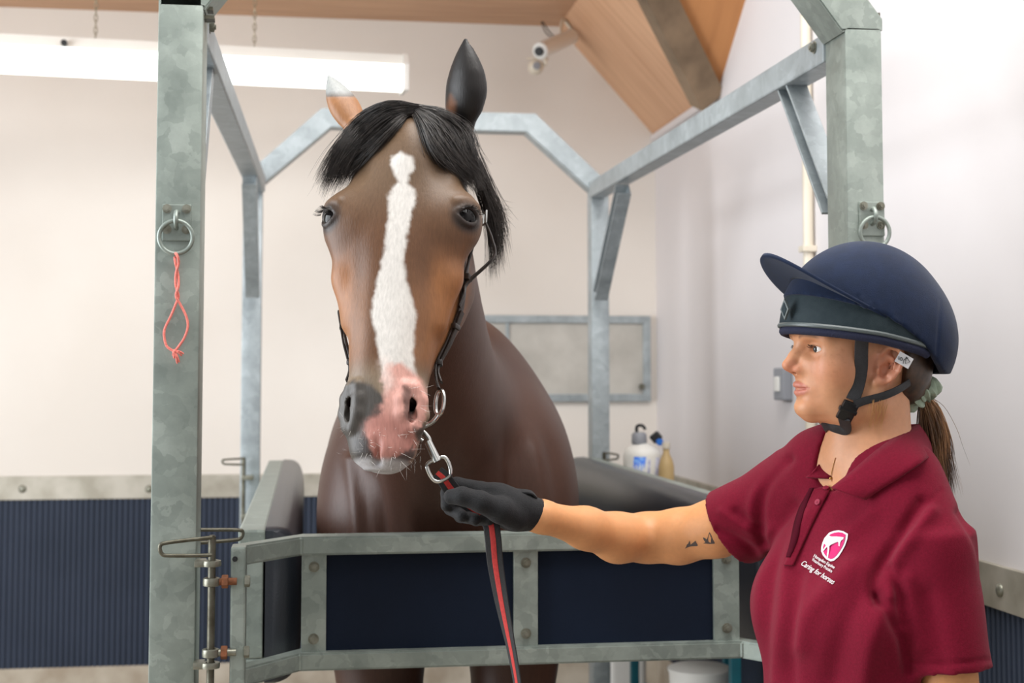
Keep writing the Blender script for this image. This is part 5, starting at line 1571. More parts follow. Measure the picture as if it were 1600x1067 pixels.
tattoo([[(290, 650), (310, 625), (322, 590), (345, 570), (362, 530), (372, 545), (378, 590), (455, 530), (460, 545), (395, 595), (490, 598), (480, 610), (380, 615), (330, 632)]])
tattoo([[(565, 478), (600, 490), (620, 510), (625, 545), (632, 500), (650, 440), (665, 398), (690, 440), (692, 490), (685, 545), (712, 570), (745, 562), (740, 575), (660, 578), (570, 570), (605, 552), (580, 520)]])

# ---- trousers and boots (below the picture's edge)
M['trouser'] = mat('trouser', (34, 36, 44), 0.8, c2=(28, 30, 38), scale=40, bump=0.2)
tf_ = Field(axis_steps([(0.6, 1.2, 0.012)]), axis_steps([(1.9, 2.6, 0.012)]), axis_steps([(0.05, 1.0, 0.014)]))
tf_.ell(TT(0, -0.01, 0.85), (0.162, 0.118, 0.12), tR, k=0.05)
for s in (-1, 1): tf_.chain([TT(s * 0.085, -0.01, 0.84), TT(s * 0.10, 0.005, 0.47), TT(s * 0.11, -0.02, 0.12)], [0.094, 0.070, 0.058], k=0.03)
tV, tQ = tf_.mesh(1); link('trousers', np_mesh('trousers', tV, tQ), M['trouser'], woman)
for s in (-1, 1):
    an = TT(s * 0.11, -0.02, 0.09); bf = Field(axis_steps([(an[0] - 0.28, an[0] + 0.2, 0.008)]), axis_steps([(an[1] - 0.28, an[1] + 0.2, 0.008)]), axis_steps([(-0.02, 0.2, 0.008)]))
    bf.cone(an + ZU * 0.04, an - ZU * 0.04, 0.05, 0.045, k=0.02); bf.ell(an + tF * 0.06 - ZU * 0.05, (0.043, 0.12, 0.045), tR, k=0.02)
    bf.apply(lambda X, Y, Z_: (0.003 - Z_) + 0 * X + 0 * Y, (an[0] - 0.3, an[1] - 0.3, -0.05), (an[0] + 0.3, an[1] + 0.3, 0.25), 0, 'i')
    bV, bQ = bf.mesh(1); link('boot', np_mesh('boot', bV, bQ), M['dark'], woman)

# ---- glove
gf = Field(axis_steps([(0.16, 0.42, 0.0021)]), axis_steps([(2.27, 2.50, 0.0021)]), axis_steps([(1.18, 1.36, 0.0021)]))
g_ = lambda px, py, d: np.array(P(px, py, d))
gf.chain([g_(846, 806, 2.435), g_(820, 800, 2.425), g_(800, 795, 2.42)], [0.0285, 0.0285, 0.029], k=0.01)
gf.chain([g_(800, 793, 2.42), g_(776, 780, 2.42), g_(752, 768, 2.425)], [0.029, 0.024, 0.016], k=0.02)
gf.chain([g_(800, 800, 2.435), g_(782, 795, 2.445), g_(768, 788, 2.455)], [0.028, 0.022, 0.016], k=0.02)
for pts, rs in (([g_(750, 765, 2.428), g_(714, 757, 2.430), g_(699, 770, 2.424), g_(698, 790, 2.408)], [0.0145, 0.0125, 0.0112, 0.0102]),
                ([g_(758, 776, 2.448), g_(718, 782, 2.445), g_(704, 794, 2.428), g_(722, 806, 2.398)], [0.0145, 0.0125, 0.0115, 0.0105]),
                ([g_(768, 786, 2.458), g_(732, 798, 2.455), g_(720, 806, 2.430), g_(742, 811, 2.396)], [0.0140, 0.0122, 0.0112, 0.0102]),
                ([g_(780, 796, 2.460), g_(750, 808, 2.452), g_(744, 812, 2.430), g_(764, 812, 2.402)], [0.0130, 0.0110, 0.0102, 0.0094])):
    gf.chain(pts, rs, k=0.004)
gf.chain([g_(806, 808, 2.405), g_(782, 797, 2.385), g_(752, 784, 2.372), g_(722, 775, 2.372), g_(705, 776, 2.378)], [0.023, 0.0220, 0.0180, 0.0150, 0.0128], k=0.006)
gf.bump(g_(766, 768, 2.392), (0.012, 0.02, 0.006), -0.004)
gf.chain([g_(851, 806, 2.437), g_(830, 803, 2.43)], 0.0255, k=0.003, op='s')
gV, gQ = gf.mesh(2); gV, gQ = largest_piece(gV, gQ)
M['glove'] = mat('glove', (24, 24, 26), 0.7, c2=(31, 31, 33), scale=200, bump=0.4, bscale=600, spec=0.25, sheen=0.05)
glove = link('glove', np_mesh('glove', gV, gQ), M['glove'], woman)
gb = BVHTree.FromPolygons(gV.tolist(), gQ.tolist())
bm = NB(); tube(bm, smooth_path([P(806, 772, 2.425), P(812, 768, 2.42), P(828, 769, 2.42), P(836, 775, 2.425)], 6), 1.0, 12, flat=(0.0024, 0.010), up=(0, 1, 0.2)); obj('wrist_tab', bm, M['glove'], glove, True)

# ---- helmet
hx_ = axis_steps([(WO[0] - 0.20, WO[0] + 0.20, 0.0032)]); hy_ = axis_steps([(WO[1] - 0.19, WO[1] + 0.19, 0.0032)]); hz_ = axis_steps([(WO[2] - 0.05, WO[2] + 0.24, 0.0032)])


def dome(grow, lower, thick, name, m, parent, extra=None):
    h = Field(hx_, hy_, hz_)
    h.ell(G(-0.006, 0, 0.055), (0.114 + grow, 0.141 + grow, 0.149 + grow), WR, k=0)
    h.ell(G(-0.075, 0, 0.045), (0.094 + grow, 0.0725 + grow, 0.085 + grow), WR, k=0.03)
    if extra: extra(h)
    big = (WO - 0.3, WO + 0.4)

    def low(X, Y, Z_):
        x, y, z = X - WO[0], Y - WO[1], Z_ - WO[2]; f_ = wF[0] * x + wF[1] * y + 0 * z
        return np.interp(f_, [k[0] for k in lower], [k[1] for k in lower]).astype(np.float32) - z
    h.apply(low, big[0], big[1], 0, 'i')
    h.ell(G(-0.006, 0, 0.045), (0.114 + grow - thick, 0.141 + grow - thick, 0.152 + grow - thick), WR, k=0.002, op='s')
    v, q = h.mesh(2); v, q = largest_piece(v, q)
    if name == 'helmet_cover':                                 # gathers in the stretched cloth beside the peak
        tmp = np_mesh('t', v, q); N = vert_normals(tmp); bpy.data.meshes.remove(tmp); px_ = project(v); nf = smoothstep(0, 0.4, N @ -np.array(_f))
        for (ax0, ay0, ax1, ay1, w, dp) in ((1340, 462, 1345, 500, 3, -0.0025), (1348, 466, 1356, 505, 3, 0.0025), (1366, 478, 1384, 522, 4, -0.0022), (1358, 474, 1372, 515, 3.5, 0.002), (1386, 492, 1402, 530, 4, -0.002), (1394, 488, 1412, 530, 4, 0.0015), (1470, 470, 1462, 580, 2.5, -0.0016)):
            e = np.array((ax1 - ax0, ay1 - ay0)); qq = px_ - np.array((ax0, ay0)); t = np.clip((qq @ e) / (e @ e), 0, 1); d = np.linalg.norm(qq - t[:, None] * e, axis=1)
            v = v + N * (dp * np.exp(-(d / w) ** 2) * nf * np.sin(np.pi * np.clip(t, 0.15, 1)) )[:, None]
    o = link(name, np_mesh(name, v, q), m, parent); return o, BVHTree.FromPolygons(v.tolist(), q.tolist())


M['navy_cloth'] = mat('navy_cloth', (16, 31, 58), 0.85, c2=(13, 27, 51), scale=60, bump=0.25, bscale=900, spec=0.2, sheen=0.12)
M['shell'] = mat('shell', (26, 40, 46), 0.7, c2=(34, 47, 52), scale=80, bump=0.2, bscale=700, spec=0.3)
M['black_web'] = mat('black_web', (24, 24, 27), 0.55, c2=(32, 32, 36), scale=200, bump=0.3, bscale=900)
M['trim_grey'] = mat('trim_grey', (90, 98, 98), 0.35)
LOWS = [(-0.16, 0.0), (-0.09, 0.020), (-0.058, 0.033), (0.016, 0.050), (0.08, 0.060), (0.15, 0.070)]
helmet, sb_ = dome(0.0, LOWS, 0.016, 'helmet', M['shell'], woman)
LOWC = [(-0.16, -0.010), (-0.112, -0.010), (-0.10, -0.004), (-0.085, 0.008), (-0.055, 0.038), (-0.015, 0.066), (0.02, 0.086), (0.06, 0.100), (0.10, 0.112), (0.15, 0.126)]
cover, cb_ = dome(0.0045, LOWC, 0.012, 'helmet_cover', M['navy_cloth'], helmet)
# peak
bm = NB(); g = []
for i in range(41):
    th = math.radians(-90 + 180 * i / 40); c, sn_ = math.cos(th), math.sin(th); row = []
    for j in range(8):
        t = j / 7; f0 = 0.016 + (0.092 + (0.150 - 0.092) * t) * c - 0.012 * (1 - c); s0 = (0.086 + 0.026 * t) * sn_
        row.append(bm.verts.new(G(f0, s0, 0.085 + 0.66 * (f0 - 0.016) - 0.020 * (s0 / 0.11) ** 2 * c)))
    g.append(row)
for r0, r1 in zip(g, g[1:]):
    for j in range(7): bm.faces.new((r0[j], r0[j + 1], r1[j + 1], r1[j]))
pk = obj('peak', bm, M['navy_cloth'], helmet, True); md = pk.modifiers.new('thickness', 'SOLIDIFY'); md.thickness = 0.005; md.offset = 0
# rim trim
pts = []
for i in range(48):
    th = math.radians(-118 + 236 * i / 47); f0 = -0.006 + 0.1395 * math.cos(th); s0 = 0.1125 * math.sin(th)
    pts.append(G(f0, s0, np.interp(f0, [k[0] for k in LOWS], [k[1] for k in LOWS]) + 0.003))
bm = NB(); tube(bm, pts, 0.0038, 8); obj('rim_trim', bm, M['trim_grey'], helmet, True)
pts = [p - ZU * 0.009 + (WO - p) * 0.05 * np.array((1, 1, 0)) for p in pts]
bm = NB(); tube(bm, pts, 0.0075, 10); obj('liner', bm, mat('liner', (30, 34, 58), 0.9, bump=0.4, bscale=500), helmet, True)
# diamond badge on the brow, maker's tag behind the ear
c = Vector(G(0.1385, 0.022, 0.094)); n = Vector(wF * 0.95 + wS * 0.3).normalized(); x, y, z = frame_from(n, Vector((0, 0, 1)))
bm = NB(); prism(bm, [c - y * 0.017, c + x * 0.010, c + y * 0.017, c - x * 0.010], n * 0.004); dg_ = obj('badge', bm, M['trim_grey'], helmet)
bm = NB(); prism(bm, [c + n * 0.004 - y * 0.011, c + n * 0.004 + x * 0.006, c + n * 0.004 + y * 0.011, c + n * 0.004 - x * 0.006], n * 0.001); obj('badge_centre', bm, M['shell'], dg_)


def at_tag(px, py, lift=0.008):
    h = cb_.ray_cast(CAM, ray(px, py).normalized()); return (h[0] + h[1] * lift) if h[0] is not None else P(px, py, 2.245)


tg0 = P(1412, 562, 2.232)
tu = Vector(vr * 0.86 - ZU * 0.5).normalized(); tv = Vector(vr * 0.5 + ZU * 0.86).normalized()
bm = NB(); prism(bm, [tg0 - tu * 0.011 - tv * 0.009, tg0 + tu * 0.013 - tv * 0.009, tg0 + tu * 0.013 + tv * 0.009, tg0 - tu * 0.011 + tv * 0.009], Vector(vb) * -0.0012); tgo = obj('fabric_tag', bm, mat('tag', (206, 204, 206), 0.6), helmet)
bm = NB(); q = tg0 + Vector(vb) * 0.0008
tube(bm, circle_pts(q - tu * 0.004 - tv * 0.001, 0.0022, tu, tv, 14), 0.0005, 5, closed=True)
tube(bm, [q - tu * 0.009 + tv * 0.001, q - tu * 0.007 - tv * 0.004], 0.0005, 5); tube(bm, [q + tu * 0.001 + tv * 0.006, q + tu * 0.005 - tv * 0.004, q + tu * 0.010 + tv * 0.002, q + tu * 0.001 + tv * 0.006], 0.0005, 5); tube(bm, [q + tu * 0.004 + tv * 0.006, q + tu * 0.0, q + tu * 0.002 - tv * 0.006], 0.0005, 5)
obj('tag_print', bm, M['dark'], tgo, True)


def strap(name, pts, w, th, m, parent, normals=None):
    p = smooth_path(pts, 8); up = [(q - Vector(WO)) for q in p]; up = [Vector((u.x, u.y, u.z * 0.3)).normalized() for u in up]
    bm = NB(); tube(bm, p, 1.0, 12, flat=(w / 2, th / 2), up=up); return obj(name, bm, m, parent, True)


def face(px, py, lift=0.003): return on(wb, px, py, lift, 2.27)


side_pts = [P(1347, 524, 2.232), P(1346, 545, 2.243), face(1343, 575, 0.004), face(1338, 602, 0.004), face(1331, 625, 0.004)]
sv = [Vector(p) for p in side_pts]


def mirror(p): d = (Vector(p) - Vector(WO)); k = d.dot(Vector(wS)); return Vector(p) - Vector(wS) * 2 * k


strap('harness_strap', side_pts, 0.021, 0.003, M['black_web'], helmet); strap('harness_strap', [mirror(p) for p in side_pts], 0.021, 0.003, M['black_web'], helmet)
rear = [face(1334, 632, 0.006), face(1352, 626, 0.005), face(1380, 618, 0.005), P(1408, 606, 2.262), P(1432, 588, 2.30), P(1446, 570, 2.33)]
strap('harness_strap', rear, 0.013, 0.003, M['black_web'], helmet); strap('harness_strap', [mirror(p) for p in rear], 0.013, 0.003, M['black_web'], helmet)
bk = [face(1328, 636, 0.005), face(1318, 655, 0.006)]
def under(f, s):
    h = wb.ray_cast(Vector(G(f, s, -0.115)), Vector((0, 0, 1))); return (h[0] - Vector((0, 0, 0.003))) if h[0] is not None else Vector(G(f, s, -0.095))


chin = [face(1319, 652, 0.006), under(0.046, 0.036), under(0.058, 0.020), under(0.062, 0.0)]
strap('chin_strap', chin + [mirror(p) for p in chin[:3]][::-1], 0.020, 0.004, M['black_web'], helmet)
bm = NB(); d = Vector(face(1318, 655, 0.007)) - Vector(face(1330, 632, 0.007)); a = Vector(face(1330, 628, 0.006))
bar(bm, a, a + d * 1.05, 0.026, 0.008, up=Vector(wS), bev=0.002); bar(bm, a + d * 0.35, a + d * 0.62, 0.031, 0.009, up=Vector(wS), bev=0.003)
obj('buckle', bm, mat('buckle', (18, 18, 20), 0.3), helmet, True)

# ---- hair
hf = Field(axis_steps([(WO[0] - 0.12, WO[0] + 0.20, 0.004)]), axis_steps([(WO[1] - 0.14, WO[1] + 0.14, 0.004)]), axis_steps([(WO[2] - 0.13, WO[2] + 0.12, 0.004)]))
hf.ell(G(-0.028, 0, 0.040), (0.0805, 0.095, 0.085), WR, k=0)
hf.ell(G(-0.062, 0, -0.010), (0.058, 0.052, 0.050), WR, k=0.03)
hf.chain([G(-0.06, 0, -0.02), G(-0.098, 0, -0.035)], [0.045, 0.022], k=0.02)
hf.apply(lambda X, Y, Z_: ((X - WO[0]) * wF[0] + (Y - WO[1]) * wF[1] + 0.045 - 0.45 * np.clip(Z_ - WO[2] - 0.02, 0, 0.2)) + 0 * Z_, WO - 0.3, WO + 0.3, 0, 'i')
for s in (-1, 1): hf.ell(G(-0.008, s * 0.078, 0.0), (0.03, 0.021, 0.035), WR, k=0.004, op='s')
hV, hQ = hf.mesh(2); hV, hQ = largest_piece(hV, hQ); link('hair', np_mesh('hair', hV, hQ), M['hair_dark'], woman)
pr = np.array(P(1438, 618, 2.355))
pg = [[(1436, 622), (1440, 650), (1444, 690), (1452, 725), (1452, 765)], [(1446, 622), (1458, 645), (1468, 680), (1468, 715), (1472, 765)], [(1440, 620), (1448, 650), (1456, 690), (1460, 725), (1464, 770)], [(1450, 618), (1466, 642), (1476, 685), (1474, 720), (1476, 760)]]


def pony(i, root):
    a, b = pg[i % 4], pg[rng.integers(4)]; t = rng.random(); dd = rng.normal(0, 0.008); fr = rng.normal(0, 0.0025, 3)
    pts = [np.array(P(a[q][0] * (1 - t) + b[q][0] * t, a[q][1] * (1 - t) + b[q][1] * t, 2.37 + dd * min(1, 0.3 + q * 0.3) + 0.005 * q)) + fr * q for q in range(5)]
    if i % 25 == 0: pts = [p + fr * q for q, p in enumerate(pts)]
    return bez(pts, 16)


strands('ponytail', range(1800), pony, M['hair_brown'], woman, 0.0005, 3)


def loose(i, root):
    x = rng.uniform(1356, 1384); y = rng.uniform(622, 632); e = rng.uniform(-16, 4)
    p = [np.array(face(x, y, 0.004)), np.array(face(x + e * 0.4, y + 18, 0.005)), np.array(face(x + e * 0.9, y + 34, 0.006)), np.array(face(x + e, y + rng.uniform(40, 58), 0.006))]
    return bez(p, 9)


strands('loose_strands', range(22), loose, mat('hair_fair', (190, 140, 84), 0.45), woman, 0.0004, 3)
# scrunchie: a gathered tube of cloth round the tail
c = Vector(P(1437, 612, 2.35)); ax_ = Vector(vr * 0.55 - ZU * 0.83).normalized(); x, y, z = frame_from(ax_, Vector(vb))
bm = NB(); R_, N_, S_ = 0.0185, 72, 14; g = []
for i in range(N_):
    t = 2 * math.pi * i / N_; cen = c + x * R_ * math.cos(t) + y * R_ * math.sin(t); rad = x * math.cos(t) + y * math.sin(t)
    w = 0.0135 + 0.003 * math.sin(9 * t) + 0.002 * math.sin(17 * t + 1)
    g.append([bm.verts.new(cen + rad * w * math.cos(2 * math.pi * k / S_) * (1 + 0.12 * math.sin(5 * t + k)) + z * w * 1.25 * math.sin(2 * math.pi * k / S_ + 0.5 * math.sin(7 * t))) for k in range(S_)])
for i in range(N_):
    for k in range(S_): bm.faces.new((g[i][k], g[i][(k + 1) % S_], g[(i + 1) % N_][(k + 1) % S_], g[(i + 1) % N_][k]))
obj('scrunchie', bm, mat('scrunchie', (152, 166, 146), 0.75, c2=(136, 152, 132), scale=60, bump=0.2), woman, True)
# ------------------------------------------------------------------ bridle (worn by the horse), lead rope
M['leather'] = mat('leather', (44, 32, 26), 0.4, c2=(30, 22, 18), scale=60, bump=0.2, bscale=400)
M['steel'] = mat('steel', (196, 196, 192), 0.2, 1.0)


def cheek(s, w, n, lift=0.004):
    o = H(s * 0.35, w, n); h = hb.ray_cast(Vector(o), Vector(hs * -s))
    return h[0] + h[1] * lift, h[1]


def strap_on(name, pts, w, th, m, parent, ups):
    p = smooth_path(pts, 6); u = smooth_path(ups, 6); bm = NB(); tube(bm, p, 1.0, 12, flat=(w / 2, th / 2), up=[v.normalized() for v in u]); return obj(name, bm, m, parent, True)


br = None
for s in (1, -1):
    path = [(0.155, -0.098), (0.21, -0.105), (0.27, -0.112), (0.33, -0.116), (0.39, -0.108), (0.44, -0.100)]
    A_ = [cheek(s, *q, lift=0.004 if s > 0 or q[0] < 0.3 else 0.010) for q in path]
    pts = [a for a, b in A_]; ups = [b for a, b in A_]
    pts.append(Vector(H(s * 0.080, 0.482, -0.097))); ups.append(Vector(hs * s))
    if br is None:
        br = strap_on('bridle', pts, 0.017, 0.005, M['leather'], horse, ups); par = br
    else:
        strap_on('cheek_strap', pts, 0.017, 0.005, M['leather'], br, ups)
    pc = pts[-1]
    # second layer with keepers, buckle, and the bit ring hanging from it
    p2 = [a + b * 0.005 for a, b in A_[3:]] + [Vector(H(s * 0.084, 0.470, -0.097))]
    strap_on('billet', p2, 0.013, 0.004, M['leather'], br, [b for a, b in A_[3:]] + [Vector(hs * s)])
    for t in (0.36, 0.43):
        a, b = cheek(s, t, -0.112 + (t - 0.34) * 0.12, 0.008 if s > 0 else 0.012); bm = NB(); bar(bm, a - Vector(hw) * 0.005, a + Vector(hw) * 0.005, 0.021, 0.010, up=b, bev=0.003); obj('keeper', bm, M['leather'], br, True)
    rc = Vector(H(0.083 if s > 0 else -0.070, 0.507, -0.098 if s > 0 else -0.115))
    bm = NB(); tube(bm, [rc + Vector(hw) * (0.022 * math.sin(a)) + Vector(hn * 0.55 + hs * s * 0.83) * (0.010 * math.cos(a)) for a in np.linspace(0, 2 * math.pi, 32, endpoint=False)], 0.0036, 10, closed=True); obj('bit_ring', bm, M['steel'], br, True)
    bm = NB(); tube(bm, smooth_path([rc + Vector(hw) * 0.020, rc + Vector(hw) * 0.032 - Vector(hs) * s * 0.008, rc + Vector(hw) * 0.040 - Vector(hs) * s * 0.02, Vector(H(s * 0.052, 0.555, -0.092))], 6), 0.0042, 10); obj('bit_cannon', bm, M['steel'], br, True)
# crown strap behind the ears
A_ = [cheek(1, 0.155, -0.098), cheek(1, 0.09, -0.125), cheek(1, 0.05, -0.14)]
pts = [a for a, b in A_] + [Vector(H(0.03, -0.01, -0.145)), Vector(H(-0.03, -0.01, -0.145))] + [cheek(-1, 0.05, -0.14)[0], cheek(-1, 0.09, -0.125)[0], cheek(-1, 0.155, -0.098)[0]]
ups = [b for a, b in A_] + [Vector(-hw), Vector(-hw)] + [cheek(-1, 0.05, -0.14)[1], cheek(-1, 0.09, -0.125)[1], cheek(-1, 0.155, -0.098)[1]]
strap_on('crown_strap', pts, 0.017, 0.005, M['leather'], br, ups)
# the loose end of the cheekpiece bowing away from the head, with its loop
e0 = cheek(1, 0.165, -0.090, 0.010)[0]
yv = Vector(vr)
lp = [e0, e0 + yv * 0.012 + Vector((0, 0, -0.03)), e0 + yv * 0.014 + Vector((0, 0, -0.062)), cheek(1, 0.275, -0.112, 0.010)[0], cheek(1, 0.30, -0.106, 0.012)[0], cheek(1, 0.325, -0.100, 0.010)[0]]
strap_on('loose_end', lp, 0.011, 0.0035, M['leather'], br, [Vector(hs)] * 6)
a, b = cheek(1, 0.265, -0.112, 0.008); bm = NB(); bar(bm, a - Vector(hw) * 0.006, a + Vector(hw) * 0.006, 0.022, 0.014, up=b, bev=0.004); obj('keeper', bm, M['leather'], br, True)
a, b = cheek(1, 0.158, -0.088, 0.009); ux = Vector(hw); vx = b.cross(ux).normalized()
bm = NB(); tube(bm, [a + ux * x_ * 0.011 + vx * y_ * 0.011 for x_, y_ in ((-1, -0.8), (-1, 0.8), (1, 0.8), (1, -0.8))], 0.0018, 8, closed=True); obj('buckle', bm, M['steel'], br, True)

# lead rope: black webbing with a red stripe, snapped on under the chin and running through the glove
lead = thing('lead_rope', P(770, 900, 2.40), 'black lead rope with a red stripe, held in the gloved hand', 'lead rope')
M['web'] = mat('lead_web', (22, 20, 22), 0.7, c2=(30, 28, 30), scale=200, bump=0.4, bscale=900)
M['web_red'] = mat('lead_red', (190, 46, 40), 0.7, c2=(170, 36, 34), scale=200, bump=0.4, bscale=900)
rp = [P(683, 738, 2.392), P(694, 748, 2.394), P(704, 762, 2.400), P(722, 782, 2.412), P(746, 800, 2.416), P(765, 815, 2.412), P(770, 838, 2.404), P(774, 880, 2.40), P(783, 935, 2.40), P(793, 985, 2.40), P(802, 1030, 2.40), P(810, 1085, 2.40), P(813, 1180, 2.40), P(812, 1300, 2.41)]
pp = smooth_path(rp, 8); n = len(pp); upl = []
for i, p in enumerate(pp):
    t = i / (n - 1); a = math.radians(np.interp(t, [0, 0.35, 0.5, 0.72, 0.85, 1], [0, 0, 4, 52, 62, 30]))
    upl.append(Vector(vb * math.cos(a) - vr * math.sin(a)))
bm = NB(); tube(bm, pp, [np.interp(i / n, [0, 0.1, 0.4, 1], [0.85, 1, 1.05, 1]) for i in range(n)], 12, flat=(0.0135, 0.0016), up=upl); obj('webbing', bm, M['web'], lead, True)
for sg in (1, -1):
    bm = NB(); tube(bm, [p + u * 0.0012 * sg for p, u in zip(pp, upl)], [np.interp(i / n, [0, 0.1, 0.4, 1], [0.85, 1, 1.05, 1]) for i in range(n)], 10, flat=(0.0046, 0.0009), up=upl); obj('stripe', bm, M['web_red'], lead, True)
# trigger snap: bolt, swivel eye
s0, s1 = P(667, 686, 2.40), P(681, 716, 2.394)
d = (s1 - s0)
sn = NB(); cyl(sn, s0 + d * 0.1, s1, 0.0062, 0.0072, seg=16, bev=0.001); cyl(sn, s1 - d * 0.06, s1 + d * 0.16, 0.0085, seg=16, bev=0.0015)
snap = obj('snap_hook', sn, M['steel'], lead, True)
bm = NB(); tube(bm, smooth_path([s0 + d * 0.3, s0 - d * 0.05 + Vector(vr) * 0.004, s0 - d * 0.45 - Vector(vr) * 0.002, s0 - d * 0.5 - Vector(vr) * 0.014, s0 - d * 0.2 - Vector(vr) * 0.018, s0 + d * 0.1 - Vector(vr) * 0.008], 6), 0.0038, 10); obj('hook', bm, M['steel'], snap, True)
c = P(686.5, 733, 2.393); ux = Vector(vr * 0.90 + ZU * 0.42).normalized(); uy = Vector(vr * -0.42 + ZU * 0.90).normalized()
bm = NB(); tube(bm, smooth_path([c + ux * a * 0.0175 + uy * b * 0.0185 for a, b in ((-0.75, 0.9), (0.75, 0.9), (1.05, 0.3), (0.9, -0.6), (0.5, -1.0), (-0.5, -1.0), (-0.95, -0.6), (-1.05, 0.3))], 6, closed=True), 0.0034, 10, closed=True); obj('swivel_eye', bm, M['steel'], snap, True)

# ------------------------------------------------------------------ trolley with bottles and tubs by the side wall
tx0, tx1, ty0, ty1, tz = 1.215, 1.57, 3.98, 5.24, 1.03
tr = thing('trolley', ((tx0 + tx1) / 2, (ty0 + ty1) / 2, 0), 'teal-framed trolley standing between the padded gate and the white wall', 'trolley')
for x in (tx0, tx1):
    for y in (ty0, ty1):
        bm = NB(); bar(bm, (x, y, 0.06), (x, y, tz), 0.03, 0.03, up=(1, 0, 0)); lg_ = obj('leg', bm, M['teal'], tr)
        bm = NB(); cyl(bm, (x, y - 0.012, 0.03), (x, y + 0.012, 0.03), 0.03, seg=20, bev=0.003); obj('castor', bm, M['dark'], lg_, True)
for z in (0.24, tz - 0.02):
    bm = NB(); box(bm, (tx0 - 0.015, ty0 - 0.015, z), (tx1 + 0.015, ty1 + 0.015, z + 0.02), 0.004); obj('shelf', bm, M['grey_plastic'] if z > 0.5 else M['teal'], tr)


def lathe(bm, c, prof, seg=32):
    rings = [[bm.verts.new(Vector(c) + Vector((r * math.cos(2 * math.pi * k / seg), r * math.sin(2 * math.pi * k / seg), z))) for k in range(seg)] for r, z in prof]
    for a, b in zip(rings, rings[1:]):
        for k in range(seg): bm.faces.new((a[k], a[(k + 1) % seg], b[(k + 1) % seg], b[k]))
    bm.faces.new(rings[0][::-1]); bm.faces.new(rings[-1])


# big white spray bottle
bx, by = 1.30, 5.03; bz = tz + 0.0005
bp = PY(1003, 700, by); bx = bp.x
sp = thing('spray_bottle', (bx, by, bz), 'fat white spray bottle with blue lettering and a grey pump head', 'bottle')
bm = NB(); lathe(bm, (bx, by, bz), [(0.060, 0), (0.066, 0.006), (0.067, 0.12), (0.067, 0.185), (0.062, 0.203), (0.046, 0.217), (0.030, 0.223), (0.024, 0.227)], 36); obj('body', bm, M['white_plastic'], sp, True)
tcz = bz + 0.225
bm = NB(); lathe(bm, (bx - 0.010, by, tcz), [(0.026, 0), (0.028, 0.008), (0.027, 0.034), (0.020, 0.042)], 24); cap = obj('pump_cap', bm, M['grey_plastic'], sp, True)
bm = NB(); bar(bm, (bx + 0.035, by - 0.01, tcz + 0.012), (bx + 0.062, by - 0.02, tcz + 0.036), 0.03, 0.034, bev=0.006); obj('nozzle', bm, M['dark'], cap)
bm = NB(); cyl(bm, (bx + 0.056, by - 0.034, tcz + 0.008), (bx + 0.056, by - 0.046, tcz + 0.008), 0.013, seg=16, bev=0.002); obj('nozzle_knob', bm, mat('blue_knob', (40, 110, 200), 0.4), cap, True)
bm = NB(); tube(bm, smooth_path([(bx - 0.018, by, tcz + 0.036), (bx - 0.018, by, tcz + 0.062), (bx + 0.0, by - 0.004, tcz + 0.066), (bx + 0.012, by - 0.006, tcz + 0.052)], 6), 0.006, 8); obj('pump_handle', bm, M['dark'], cap, True)
M['blue_print'] = mat('blue_print', (34, 110, 226), 0.5, c2=(120, 170, 236), scale=38, contrast=(0.5, 0.62)); M['grey_print'] = mat('grey_print', (160, 160, 190), 0.5, c2=(206, 206, 216), scale=120, contrast=(0.45, 0.6))


def label_patch(name, a0, a1, z0, z1, m, slant=0.0):
    bm = NB(); n_ = 10; g = []
    for j, z in enumerate((z0, z1)):
        g.append([bm.verts.new((bx + 0.0674 * math.cos(a0 + (a1 - a0) * i / n_ + slant * j), by + 0.0674 * math.sin(a0 + (a1 - a0) * i / n_ + slant * j), bz + z)) for i in range(n_ + 1)])
    for i in range(n_): bm.faces.new((g[0][i], g[0][i + 1], g[1][i + 1], g[1][i]))
    o = obj(name, bm, m, sp, True); md = o.modifiers.new('thickness', 'SOLIDIFY'); md.thickness = 0.0008; md.offset = 1; return o


label_patch('printed_label', math.radians(-142), math.radians(-104), 0.075, 0.182, M['blue_print'], 0.24)
label_patch('printed_label', math.radians(-62), math.radians(-38), 0.07, 0.178, M['grey_print'], 0.1)
label_patch('printed_label', math.radians(-88), math.radians(-80), 0.08, 0.175, M['grey_print'], 0.05)
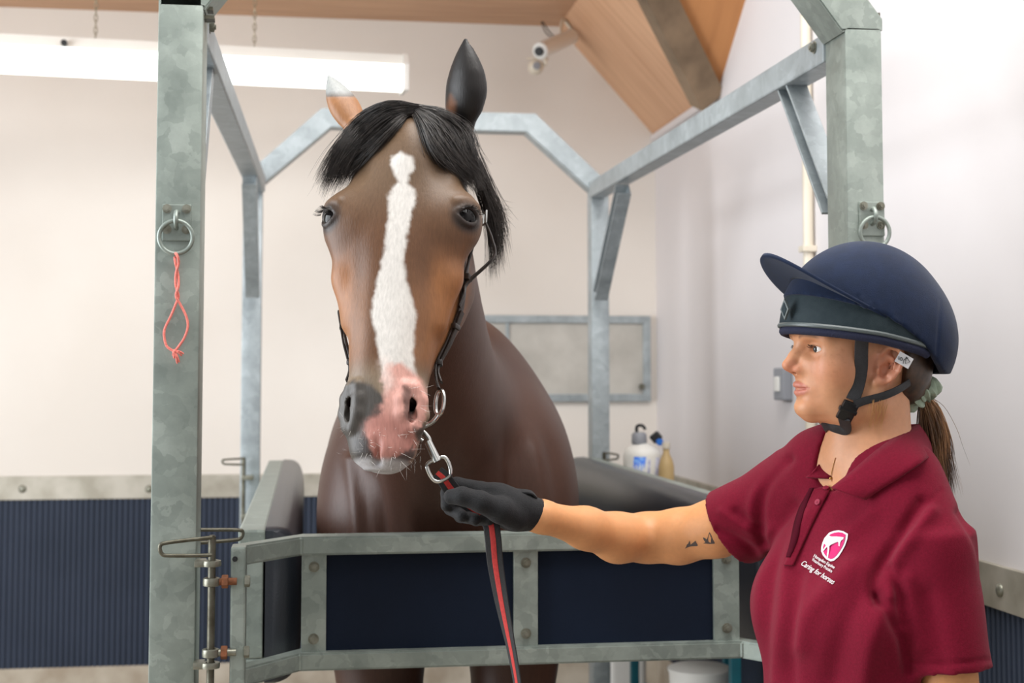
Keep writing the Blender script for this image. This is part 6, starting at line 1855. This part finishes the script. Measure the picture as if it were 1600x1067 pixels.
# brown bottle behind, brush, tubs on the lower shelf
bq = PY(1041, 720, 4.93)
t = thing('brown_bottle', (bq.x, 4.93, bz), 'slim tan-coloured bottle standing close beside the white spray bottle', 'bottle')
bm = NB(); lathe(bm, (bq.x, 4.93, bz), [(0.026, 0), (0.028, 0.004), (0.028, 0.15), (0.022, 0.175), (0.012, 0.195), (0.011, 0.215)], 24); obj('body', bm, mat('tan_plastic', (188, 160, 112), 0.5), t, True)
bm = NB(); lathe(bm, (bq.x, 4.93, bz + 0.213), [(0.014, 0), (0.0145, 0.003), (0.014, 0.022)], 20); obj('cap', bm, M['cream_plastic'], t, True)
bq = PY(962, 735, 5.16)
t = thing('wooden_brush', (bq.x, 5.14, bz), 'small wooden grooming brush lying beside the rear post and spray bottle', 'brush')
bm = NB(); box(bm, (tx0 - 0.01, 5.12, bz + 0.028), (tx0 + 0.04, 5.20, bz + 0.055), 0.010, 3); obj('brush_back', bm, mat('brush_wood', (206, 160, 112), 0.5, c2=(180, 130, 84), scale=30), t, True)
bm = NB(); box(bm, (tx0 - 0.004, 5.126, bz), (tx0 + 0.034, 5.194, bz + 0.03), 0.002); obj('bristles', bm, mat('bristles', (70, 58, 48), 0.9, bump=0.6, bscale=500), t)
for (px, y, r_, h_, m_, lab, cat, nm) in ((1024, 4.72, 0.105, 0.262, M['white_plastic'], 'white plastic tub nearest the rear end of the trolley\'s bottom shelf', 'tub', 'plastic_tub'), (1112, 4.15, 0.095, 0.25, M['grey_plastic'], 'grey plastic tub by the front leg of the trolley', 'tub', 'plastic_tub')):
    q = PY(px, 1060, y); x = min(max(q.x, tx0 + r_), tx1 - r_)
    t = thing(nm, (x, y, 0.2605), lab, cat)
    bm = NB(); lathe(bm, (x, y, 0.2605), [(r_ * 0.85, 0), (r_ * 0.87, 0.004), (r_, h_ - 0.012)], 36); obj('body', bm, m_, t, True)
    bm = NB(); lathe(bm, (x, y, 0.2605 + h_ - 0.013), [(r_ * 1.03, 0), (r_ * 1.04, 0.010), (r_ * 0.9, 0.016)], 36); obj('lid', bm, m_, t, True)
q = PY(968, 1055, 5.9)
t = thing('canister', (q.x, 5.9, 0), 'white canister with a blue band on the floor behind the trolley', 'canister')
bm = NB(); box(bm, (q.x - 0.06, 5.82, 0), (q.x + 0.10, 5.98, 0.40), 0.03, 4); obj('body', bm, M['white_plastic'], t, True)
bm = NB(); cyl(bm, (q.x + 0.02, 5.9, 0.395), (q.x + 0.02, 5.9, 0.43), 0.03, seg=20, bev=0.004); obj('cap', bm, M['teal'], t, True)
bm = NB(); box(bm, (q.x - 0.0615, 5.8185, 0.20), (q.x + 0.1015, 5.9815, 0.235), 0.03, 4); obj('band', bm, mat('cyan_band', (70, 170, 206), 0.5), t, True)
